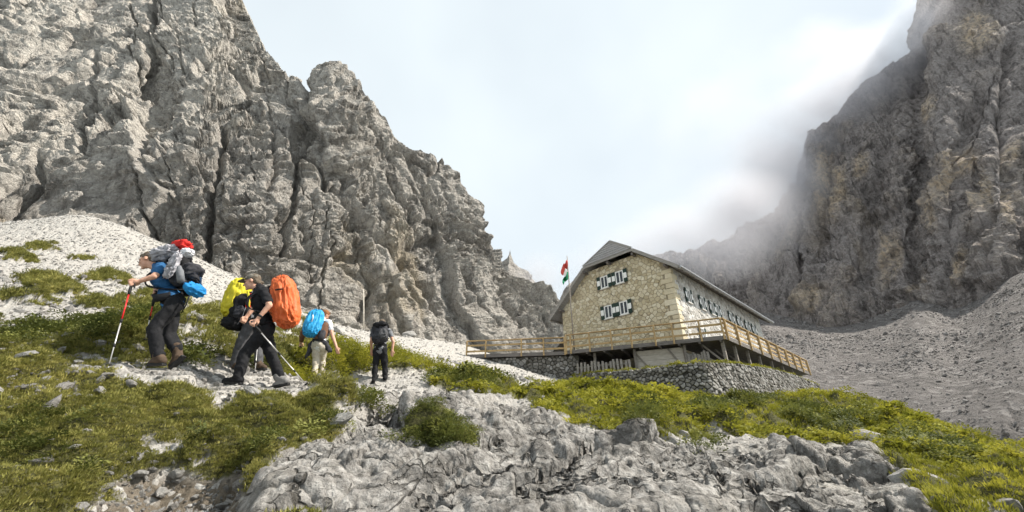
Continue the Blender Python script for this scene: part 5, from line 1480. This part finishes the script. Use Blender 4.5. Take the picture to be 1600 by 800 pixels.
def build_person(lab, Y0, J, fdir, mats, head=True, hairlow=0.0, hands=('fist', 'fist'), grips=((0, 0, 1), (0, 0, 1)), s_=1.0, sleeve=0.55, hair_m=None):
    """J: joints as photo pixels + depth offset. n = near limb, f = far limb (as seen from the camera)."""
    q = {k: P(v[0], v[1], Y0 + v[2]) for k, v in J.items()}
    root = person('person', lab, (q['heel_n'] + q['heel_f']) / 2)
    up_t = (q['neck'] - q['hip']).normalized(); acr = (q['sh_n'] - q['sh_f']).normalized()
    fw = acr.cross(up_t).normalized()
    if fw.dot(Vector(fdir)) < 0: fw = -fw
    hw = acr * 0.085 * s_; ch = q['hip'].lerp(q['neck'], 0.66); wa = q['hip'].lerp(q['neck'], 0.22)
    def torso(i):
        return [('e', q['hip'], (acr * (0.165 + i) * s_, fw * (0.115 + i) * s_, up_t * (0.13 + i) * s_)), ('e', wa, (acr * (0.145 + i) * s_, fw * (0.105 + i) * s_, up_t * (0.17 + i) * s_)),
                ('e', ch, (acr * (0.175 + i) * s_, fw * (0.118 + i) * s_, up_t * (0.18 + i) * s_)), ('c', q['sh_n'] - acr * .02, q['sh_f'] + acr * .02, (0.062 + i) * s_, (0.062 + i) * s_),
                ('c', ch + up_t * 0.10 * s_, q['neck'], (0.095 + i) * s_, (0.058 + i) * s_)]
    def limb(a, b_, c_, r, i): return [('c', q[a], q[b_], (r[0] + i) * s_, (r[1] + i) * s_), ('c', q[b_], q[c_], (r[1] + i) * s_, (r[2] + i) * s_)]
    body = torso(-0.008)
    for sd_ in 'nf':
        body += limb('sh_' + sd_, 'el_' + sd_, 'wr_' + sd_, (0.049, 0.040, 0.027), 0.0)
        h_ = q['hip'] + (hw if sd_ == 'n' else -hw) - up_t * 0.03
        body += [('c', h_, q['kn_' + sd_], 0.082 * s_, 0.054 * s_), ('c', q['kn_' + sd_], q['an_' + sd_], 0.052 * s_, 0.036 * s_), ('c', q['an_' + sd_], q['an_' + sd_].lerp(q['toe_' + sd_], 0.55), 0.036 * s_, 0.028 * s_)]
    grip = {}
    for k, sd_ in enumerate('nf'):
        d = (q['wr_' + sd_] - q['el_' + sd_]).normalized()
        if hands[k] == 'fist':
            pr, c = fist(q['wr_' + sd_], d, grips[k], s_); grip[sd_] = c
        else:
            pr = open_hand(q['wr_' + sd_], d + Vector((0, 0, -.3)), fw, s_)
        body += pr
    fr = None
    if head:
        hp, fr = head_prims(q['head'], J['_f'] if False else mats['face'], mats['up'], s_)
        body += hp + [('c', q['neck'] - up_t * 0.03, q['head'] - fr[2] * 0.05, 0.058 * s_, 0.056 * s_)]
    fuse('body', body, 0.0085, M_skin, root, smooth=2)
    if fr is not None:
        if hair_m is not None: fuse('hair', hair_prims(fr, s_, hairlow), 0.012, hair_m, root, 0.008, 40.0, smooth=1)
        eyes(fr, root, s_)
    # shirt with sleeves
    sh = torso(0.012)
    for sd_ in 'nf':
        e = q['sh_' + sd_].lerp(q['el_' + sd_], sleeve if not isinstance(sleeve, dict) else sleeve[sd_])
        sh += [('c', q['sh_' + sd_], e, 0.066 * s_, 0.061 * s_)]
    fuse('shirt', sh, 0.014, mats['shirt'], root, 0.012, 9.0, (1, 1, 1.6), 3, 2.0)
    tr = [('e', q['hip'] + up_t * 0.02, (acr * 0.182 * s_, fw * 0.135 * s_, up_t * 0.14 * s_))]
    for sd_ in 'nf':
        h_ = q['hip'] + (hw if sd_ == 'n' else -hw) - up_t * 0.03
        hem = q['kn_' + sd_].lerp(q['an_' + sd_], 0.97)
        tr += [('c', h_, q['kn_' + sd_], 0.104 * s_, 0.072 * s_), ('c', q['kn_' + sd_], hem, 0.073 * s_, 0.064 * s_)]
    fuse('trousers', tr, 0.014, mats['trousers'], root, 0.020, 7.0, (1, 1, 0.75), 3, 5.0)
    ribbon('belt', [q['hip'] + up_t * 0.115 + (acr * math.cos(a) * 0.178 + fw * math.sin(a) * 0.135) * s_ for a in [i * math.pi / 4 for i in range(9)]], 0.04, 0.006, up_t, M_blk, root)
    for sd_ in 'nf':
        bp, bf = boot_prims(q['heel_' + sd_], q['toe_' + sd_], q['an_' + sd_], s_)
        bo = fuse('boot', bp, 0.011, mats['boot_' + sd_] if 'boot_' + sd_ in mats else mats['boot'], root, 0.004, 20.0, smooth=2)
        sole(bf, bo)
    return root, q, dict(up=up_t, acr=acr, fw=fw, grip=grip, head=fr, chest=ch)

LFT = Vector((-1, 0, 0))
# --- first hiker: blue shirt, grey hair, bent forward over two poles
r1, q1, i1 = build_person('person in blue shirt and black trousers bent forward on two red poles', 5.0, {
 'head': (232, 407, 0.0), 'neck': (246, 417, 0.02), 'sh_n': (252, 419, -0.17), 'sh_f': (248, 417, 0.20), 'hip': (270, 472, 0.0), 'el_n': (241, 432, -0.26), 'wr_n': (219, 439, -0.30), 'el_f': (246, 446, 0.30), 'wr_f': (243, 457, 0.12),
 'kn_n': (241, 514, -0.12), 'an_n': (247, 557, -0.10), 'heel_n': (257, 571, -0.10), 'toe_n': (230, 572, -0.10), 'kn_f': (263, 523, 0.10), 'an_f': (277, 547, 0.10), 'heel_f': (289, 557, 0.10), 'toe_f': (266, 578, 0.10)},
 (-1, 0, 0), dict(face=(-0.90, -0.10, -0.42), up=(-0.42, 0, 0.9), shirt=M_bluet, trousers=M_blk, boot=M_boot), hair_m=M_hair, hands=('fist', 'fist'), grips=((0.2, 0, 1), (0.2, 0, 1)))
ribbon('spectacle_frame', [i1['head'][0] + i1['head'][1] * 0.03 - i1['head'][3] * 0.084 + i1['head'][2] * .008, i1['head'][0] + i1['head'][1] * 0.10 - i1['head'][3] * 0.05 + i1['head'][2] * .005, i1['head'][0] + i1['head'][1] * 0.112 + i1['head'][2] * .005, i1['head'][0] + i1['head'][1] * 0.10 + i1['head'][3] * 0.05 + i1['head'][2] * .005], 0.012, 0.004, i1['head'][2], M_rub, r1)
adopt(r1)
tn = ground_tip(167, 580, 4.55); trekking_pole(i1['grip']['n'], tn, None, 'red and silver trekking pole in the raised hand of the blue-shirted hiker')
tf = ground_tip(221, 549, 5.35); trekking_pole(i1['grip']['f'], tf, None, 'red and silver trekking pole planted just before the black trousers of the blue-shirted hiker')
def at1(px, py, d): return P(px, py, 5.0 + d)
def axes(up, fw, a, b_, c_):
    up = Vector(up).normalized(); fw = Vector(fw); fw = (fw - up * fw.dot(up)).normalized(); s = up.cross(fw)
    return (s * a, fw * b_, up * c_)
pk1 = empty('backpack', at1(292, 462, 0)); tag(pk1, 'loaded dark backpack with red bundle, grey jacket and blue sack', 'backpack', 'backpacks of the hikers')
bk, ub = -i1['fw'], i1['up']
cc = i1['chest'] + bk * 0.225 - ub * 0.05
blob('pack_body', cc, axes(ub, bk, 0.155, 0.125, 0.29), M_blk, pk1, 0.62, 0.05, 12, seed_=3)
blob('lid', cc + ub * 0.31 + bk * 0.01, axes(ub, bk, 0.165, 0.15, 0.09), M_char, pk1, 0.7, 0.04, 14, seed_=4)
blob('front_pocket', cc + bk * 0.11 - ub * 0.03, axes(ub, bk, 0.11, 0.05, 0.17), M_navy, pk1, 0.6, 0.03, 14, seed_=5)
blob('side_pocket', cc - Vector((0, .17, 0)) - ub * 0.12, axes(ub, bk, 0.05, 0.09, 0.13), M_char, pk1, 0.65, 0.02, 14, seed_=6)
blob('red_bundle', at1(284, 386, -0.05), ((0.115, -.02, 0.02), (0, 0.10, 0), (-.01, 0, 0.065)), M_redc, pk1, 0.75, 0.05, 16, seed_=7)
blob('grey_jacket', at1(263, 397, -0.05), ((0.15, 0, 0.06), (0, 0.15, 0), (-.03, 0, 0.05)), M_greyj, pk1, 0.8, 0.09, 18, seed_=8)
blob('grey_jacket_sleeve', at1(270, 414, -0.22), ((0.045, 0, 0.02), (0, 0.045, 0), (0.03, -.02, 0.17)), M_greyj, pk1, 0.9, 0.05, 18, seed_=9)
blob('white_cap', at1(293, 395, -0.1), ((0.07, 0, 0), (0, 0.07, 0), (0, 0, 0.05)), M_whites, pk1, 0.9, 0.03, 14, seed_=10)
blob('blue_sack', at1(304, 453, -0.02), ((0.085, 0, -.02), (0, 0.16, 0), (0.01, 0, 0.08)), M_bsack, pk1, 0.9, 0.03, 12, seed_=11)
tube('water_bottle', [at1(283, 440, -.24), at1(281, 424, -.24), at1(280.5, 420, -.24), at1(280, 416, -.24)], [0.042, 0.042, 0.03, 0.022], M_greyt, pk1, 14)
blob('rolled_mat', at1(301, 425, 0.0), ((0.07, 0, 0), (0, 0.15, 0), (0.02, 0, 0.10)), M_char, pk1, 0.7, 0.03, 12, seed_=12)
for sg in (-1, 1):
    s0 = i1['chest'] + i1['acr'] * 0.10 * sg
    ribbon('shoulder_strap', [cc + i1['acr'] * 0.09 * sg + ub * 0.24 - bk * .10, s0 + ub * 0.185 - bk * 0.02, s0 + ub * 0.09 - bk * 0.145, s0 - ub * 0.08 - bk * 0.155, cc + i1['acr'] * 0.16 * sg - ub * 0.22 - bk * .08], 0.065, 0.015, i1['acr'], M_blk, pk1)
ribbon('hip_belt', [q1['hip'] + ub * 0.15 + (i1['acr'] * math.cos(a) * 0.195 - bk * math.sin(a) * 0.16) for a in [i * math.pi / 5 for i in range(6)]], 0.10, 0.02, ub, M_blk, pk1)
tube('loose_strap', [at1(296, 462, -.1), at1(290, 478, -.1), at1(283, 489, -.1)], [0.009, 0.008, 0.006], M_blk, pk1)
adopt(pk1)

# --- second hiker: black clothes, mottled cap, orange rain cover
r2, q2, i2 = build_person('person in mottled cap, black t-shirt and black trousers striding left', 5.6, {
 'head': (394, 441, -0.02), 'neck': (405, 450, 0.0), 'sh_n': (413, 456, -0.19), 'sh_f': (406, 455, 0.19), 'hip': (413, 514, 0.0), 'el_n': (421, 477, -0.27), 'wr_n': (403, 498, -0.30), 'el_f': (398, 478, 0.26), 'wr_f': (386, 494, 0.22),
 'kn_n': (383, 551, -0.10), 'an_n': (372, 590, -0.12), 'heel_n': (378, 601, -0.12), 'toe_n': (345, 600, -0.12), 'kn_f': (424, 556, 0.10), 'an_f': (437, 592, 0.12), 'heel_f': (452, 601, 0.12), 'toe_f': (425, 607, 0.12)},
 (-1, 0, 0), dict(face=(-0.93, -0.22, -0.30), up=(-0.3, 0, 0.95), shirt=M_blk, trousers=M_blk, boot=M_blk, boot_f=M_greyb), hair_m=M_hair, hands=('fist', 'fist'), grips=((-0.8, 0, 0.6), (0, 0, 1)), sleeve=0.72)
c_, f_, u_, l_ = i2['head']
fuse('cap', [('e', c_ + u_ * 0.058 - f_ * 0.012, (f_ * 0.108, l_ * 0.090, u_ * 0.075))], 0.012, M_capc, r2, 0.004, 20)
nv_, V, Fc = 12, [], []
for k in range(nv_ + 1):
    a = -1.15 + 2.3 * k / nv_
    for rr_, zz in ((0.095, 0.062), (0.105 + 0.085 * math.cos(a), 0.050 - 0.012 * abs(math.sin(a)))):
        V.append(c_ + f_ * (rr_ * math.cos(a)) + l_ * (0.092 * math.sin(a)) + u_ * zz)
for k in range(nv_): Fc.append((2 * k, 2 * k + 2, 2 * k + 3, 2 * k + 1))
vz = poly_obj('cap_visor', V, Fc, M_capc, r2, True); ms = vz.modifiers.new('s', 'SOLIDIFY'); ms.thickness = 0.006
w0, w1 = q2['wr_n'], q2['el_n']; dd = (w1 - w0).normalized()
tube('wrist_watch', [w0 + dd * 0.03, w0 + dd * 0.055], [0.036, 0.037], M_rub, r2, 14)
adopt(r2)
t2 = ground_tip(484, 600, 5.75); trekking_pole(i2['grip']['n'], t2, None, 'silver trekking pole trailing behind the hiker in black with the cap', red=False)
t2b = ground_tip(402, 572, 6.3)
def at2(px, py, d): return P(px, py, 5.6 + d)
pk2 = empty('backpack', at2(445, 512, 0)); tag(pk2, 'tall backpack under a wrinkled orange rain cover', 'backpack', 'backpacks of the hikers')
lo_, hi_ = at2(449, 510, 0), at2(441, 434, 0)
blob('rain_cover', (lo_ + hi_) / 2, axes(hi_ - lo_, (1, 0, 0), 0.20, 0.162, (hi_ - lo_).length / 2), M_orange, pk2, 0.72, 0.042, 20, 110, 90, seed_=1.5, taper=0.06, wst=(1.5, 1.5, 0.55))
mid = (lo_ + hi_) / 2
ud2 = (hi_ - lo_).normalized(); L2 = (hi_ - lo_).length / 2
tube('hem_cord', [mid + Vector((-0.085, 0, 0)) + Vector((0, 1, 0)) * (0.185 * math.cos(a)) + ud2 * (L2 * 0.9 * math.sin(a)) for a in [i * math.pi / 12 for i in range(25)]], 0.010, M_orange, pk2)
ribbon('compression_strap', [mid + Vector((0.05, -0.20, 0.12)), mid + Vector((0.0, -0.215, 0.11)), mid + Vector((-0.09, -0.19, 0.10))], 0.022, 0.006, (0, 0, 1), M_blk, pk2)
blob('back_panel', mid - Vector((0.15, 0, 0.02)), axes(hi_ - lo_, (1, 0, 0), 0.15, 0.05, 0.27), M_blk, pk2, 0.6)
for sg in (-1, 1):
    s0 = i2['chest'] + i2['acr'] * 0.11 * sg
    ribbon('shoulder_strap', [mid + i2['acr'] * 0.09 * sg + i2['up'] * 0.22 - Vector((.12, 0, 0)), s0 + i2['up'] * 0.175, s0 + i2['up'] * 0.08 + i2['fw'] * 0.145, s0 - i2['up'] * 0.1 + i2['fw'] * 0.14, mid + i2['acr'] * 0.15 * sg - i2['up'] * 0.2 - Vector((.12, 0, 0))], 0.06, 0.014, i2['acr'], M_char, pk2)
ribbon('hip_belt', [q2['hip'] + i2['up'] * 0.14 + (i2['acr'] * math.cos(a) * 0.195 + i2['fw'] * math.sin(a) * 0.155) for a in [i * math.pi / 5 for i in range(6)]], 0.09, 0.02, i2['up'], M_blk, pk2)
adopt(pk2)

# --- hiker hidden behind the second one, yellow rain cover
r5, q5, i5 = build_person('person in grey trousers almost hidden behind the hiker in black', 6.7, {
 'head': (401, 447, 0.05), 'neck': (398, 458, 0.0), 'sh_n': (394, 463, -0.18), 'sh_f': (405, 461, 0.18), 'hip': (392, 508, 0.0), 'el_n': (400, 482, -0.2), 'wr_n': (404, 500, -0.16), 'el_f': (412, 480, 0.2), 'wr_f': (414, 498, 0.16),
 'kn_n': (376, 538, -0.10), 'an_n': (366, 571, -0.05), 'heel_n': (364, 577, -0.05), 'toe_n': (376, 579, -0.12), 'kn_f': (402, 540, 0.12), 'an_f': (404, 570, 0.12), 'heel_f': (400, 578, 0.12), 'toe_f': (417, 578, 0.12)},
 (0.8, 0.6, 0), dict(face=(0.8, 0.5, -0.2), up=(0.2, 0, 0.97), shirt=M_greyt, trousers=M_greytr, boot=M_boot), hair_m=M_hair, sleeve=0.6, hands=('fist', 'open'))
adopt(r5)
trekking_pole(i5['grip']['n'], t2b, None, 'thin silver pole seen between the legs of the hiker in black', red=False)
def at5(px, py, d): return P(px, py, 6.7 + d)
pk5 = empty('backpack', at5(367, 515, 0)); tag(pk5, 'backpack under a yellow rain cover with dark base and red tassel', 'backpack', 'backpacks of the hikers')
lo_, hi_ = at5(361, 497, -.1), at5(380, 437, -.1); ud = hi_ - lo_
blob('rain_cover', (lo_ + hi_) / 2, axes(ud, (-1, 0, 0), 0.19, 0.165, ud.length / 2), M_yellow, pk5, 0.72, 0.036, 20, 90, 70, seed_=6.1, taper=0.04, wst=(1.5, 1.5, 0.55))
blob('pack_body', at5(378, 484, -.1), axes(ud, (-1, 0, 0), 0.18, 0.13, 0.26), M_blk, pk5, 0.6, 0.04, 12, seed_=2)
blob('pack_base', at5(364, 506, -.12), ((0.15, 0, -.03), (0, 0.17, 0), (0.02, 0, 0.09)), M_blk, pk5, 0.7, 0.03, 12, seed_=8)
blob('side_pocket', at5(373, 487, -.3), axes(ud, (-1, 0, 0), 0.04, 0.07, 0.10), M_char, pk5, 0.7, 0.02, 14, seed_=9)
blob('red_jacket', at5(391, 471, -.25), ((0.035, 0, 0), (0, 0.05, 0), (0.005, 0, 0.14)), M_redc, pk5, 0.85, 0.03, 14, seed_=10)
ribbon('yellow_webbing', [at5(387, 455, -.31), at5(389, 470, -.33), at5(388, 484, -.32)], 0.035, 0.01, (1, 0, 0), M_yellow, pk5)
tube('bottle', [at5(388, 496, -.3), at5(388, 484, -.3), at5(388, 480, -.3)], [0.04, 0.04, 0.02], M_rub, pk5, 12)
ribbon('shoulder_strap', [at5(388, 456, -.2), at5(398, 460, -.22), at5(403, 474, -.2), at5(396, 492, -.2)], 0.06, 0.014, (0, 1, 0), M_blk, pk5)
tube('loose_cord', [at5(384, 480, -.33), at5(379, 494, -.34), at5(371, 507, -.33)], 0.005, M_greyt, pk5)
adopt(pk5)

# --- third hiker from behind: blue rain cover, khaki trousers, jacket round the waist
r3, q3, i3 = build_person('person in khaki trousers and white t-shirt bending with a jacket tied round the waist', 9.0, {
 'head': (508, 493, 0.28), 'neck': (504, 500, 0.18), 'sh_n': (514, 504, 0.10), 'sh_f': (484, 503, 0.20), 'hip': (499, 541, 0.0), 'el_n': (520, 526, 0.04), 'wr_n': (526, 543, -0.02), 'el_f': (473, 520, 0.20), 'wr_f': (471, 534, 0.25),
 'kn_n': (503, 563, 0.16), 'an_n': (503, 583, 0.12), 'heel_n': (502, 591, 0.05), 'toe_n': (507, 589, 0.30), 'kn_f': (494, 566, 0.0), 'an_f': (491, 587, -0.12), 'heel_f': (490, 595, -0.18), 'toe_f': (492, 592, 0.08)},
 (0.35, 0.9, 0), dict(face=(0.5, 0.8, -0.35), up=(0.25, 0.2, 0.9), shirt=M_whites, trousers=M_khaki, boot=M_boot), hair_m=M_hair_r, hairlow=0.05, hands=('open', 'fist'), grips=((0, 0, 1), (0.4, 0, 1)), sleeve=0.5)
hp_ = q3['hip'] + i3['up'] * 0.05
fuse('tied_jacket', [('e', hp_ + i3['up'] * .03, (i3['acr'] * 0.192, i3['fw'] * 0.145, i3['up'] * 0.06)), ('c', hp_ - i3['acr'] * 0.18 - i3['fw'] * .04, P(482, 550, 8.95), 0.06, 0.05), ('c', P(482, 550, 8.95), P(479, 562, 8.93), 0.05, 0.035), ('c', hp_ + i3['acr'] * 0.17 - i3['fw'] * .03, P(515, 548, 8.97), 0.06, 0.05)], 0.014, M_char, r3, 0.02, 8.0)
fuse('brown_sleeve', [('c', q3['sh_f'], q3['el_f'], 0.07, 0.062), ('c', q3['el_f'], q3['el_f'].lerp(q3['wr_f'], 0.85), 0.062, 0.05)], 0.014, M_brownj, r3, 0.014, 10.0)
adopt(r3)
trekking_pole(i3['grip']['f'], ground_tip(457, 558, 9.1), None, 'dark pole beside the hiker with the blue rain cover', red=False)
def at3(px, py, d): return P(px, py, 9.0 + d)
pk3 = empty('backpack', at3(490, 528, 0)); tag(pk3, 'backpack under a bright blue rain cover, tilted to the right', 'backpack', 'backpacks of the hikers')
lo_, hi_ = at3(486, 524, -.12), at3(498, 489, .05); ud = hi_ - lo_
blob('rain_cover', (lo_ + hi_) / 2 - Vector((0, .06, 0)), axes(ud, (0.25, -0.95, 0), 0.185, 0.15, ud.length / 2 + 0.04), M_cyan, pk3, 0.74, 0.036, 20, 90, 70, seed_=9.1, taper=0.02, wst=(1.5, 1.5, 0.55))
blob('pack_body', at3(503, 518, 0.02), axes(ud, (0.25, -0.95, 0), 0.14, 0.10, 0.24), M_brownj, pk3, 0.6)
blob('side_pocket', at3(503, 524, -0.1), axes(ud, (0.25, -0.95, 0), 0.07, 0.07, 0.13), M_char, pk3, 0.7)
tube('white_cord', [at3(489, 492, -.27), at3(489, 497, -.28), at3(487, 503, -.27)], 0.012, M_whites, pk3)
ribbon('hip_belt', [q3['hip'] + i3['up'] * 0.13 + (i3['acr'] * math.cos(a) * 0.20 + i3['fw'] * math.sin(a) * 0.16) for a in [i * math.pi / 5 for i in range(6)]], 0.09, 0.02, i3['up'], M_blk, pk3)
for sg in (-1, 1):
    s0 = i3['chest'] + i3['acr'] * 0.12 * sg
    ribbon('shoulder_strap', [s0 + i3['up'] * 0.12 - i3['fw'] * 0.14, s0 + i3['up'] * 0.19, s0 + i3['up'] * 0.06 + i3['fw'] * 0.145, s0 - i3['up'] * 0.14 + i3['fw'] * 0.10], 0.06, 0.014, i3['acr'], M_char, pk3)
adopt(pk3)

# --- fourth hiker from behind: all dark
r4, q4, i4 = build_person('person in grey t-shirt and black trousers seen from behind, furthest up the path', 10.0, {
 'head': (597, 507, 0.34), 'neck': (596, 512, 0.22), 'sh_n': (608, 517, 0.12), 'sh_f': (583, 517, 0.16), 'hip': (594, 546, 0.0), 'el_n': (614.5, 534, 0.06), 'wr_n': (613, 547, 0.06), 'el_f': (580, 534, 0.12), 'wr_f': (580.5, 547, 0.22),
 'kn_n': (601, 570, 0.10), 'an_n': (602, 588, 0.10), 'heel_n': (601.5, 595, 0.02), 'toe_n': (604, 593, 0.28), 'kn_f': (587, 571, 0.02), 'an_f': (584.5, 591, -0.05), 'heel_f': (583, 599, -0.12), 'toe_f': (581, 596, 0.15)},
 (0.05, 1, 0), dict(face=(0.1, 0.9, -0.4), up=(0, 0.35, 0.9), shirt=M_greyt, trousers=M_blk, boot=M_blk), hair_m=M_hair, hands=('open', 'open'), sleeve=0.5)
adopt(r4)
def at4(px, py, d): return P(px, py, 10.0 + d)
pk4 = empty('backpack', at4(594, 535, 0)); tag(pk4, 'black backpack on the hiker furthest up the path', 'backpack', 'backpacks of the hikers')
lo_, hi_ = at4(594, 535, -.14), at4(595, 507, .02); ud = hi_ - lo_
blob('pack_body', (lo_ + hi_) / 2 - Vector((0, .05, 0)), axes(ud, (0, -1, 0), 0.19, 0.15, ud.length / 2), M_char, pk4, 0.66, 0.06, 13, seed_=4.4)
blob('lid', at4(595, 510, -.12), axes(ud, (0, -1, 0), 0.18, 0.14, 0.08), M_blk, pk4, 0.7, 0.04, 14, seed_=5.4)
blob('front_pocket', at4(598, 522, -.24), axes(ud, (0, -1, 0), 0.11, 0.07, 0.13), M_greytr, pk4, 0.7, 0.03, 14, seed_=6.4)
tube('grab_loop', [at4(600, 509, -.1), at4(602, 504.5, -.1), at4(606, 506, -.1), at4(607.5, 511, -.1)], 0.012, M_blk, pk4)
for sg in (-1, 1):
    s0 = i4['chest'] + i4['acr'] * 0.12 * sg
    ribbon('shoulder_strap', [s0 + i4['up'] * 0.12 - i4['fw'] * 0.14, s0 + i4['up'] * 0.19, s0 + i4['up'] * 0.06 + i4['fw'] * 0.145, s0 - i4['up'] * 0.14 + i4['fw'] * 0.10], 0.06, 0.014, i4['acr'], M_blk, pk4)
    tube('compression_strap', [at4(594 + 12 * sg, 516, -.16), at4(594 + 8 * sg, 527, -.26), at4(594 + 12 * sg, 531, -.18)], 0.010, M_blk, pk4)
adopt(pk4)
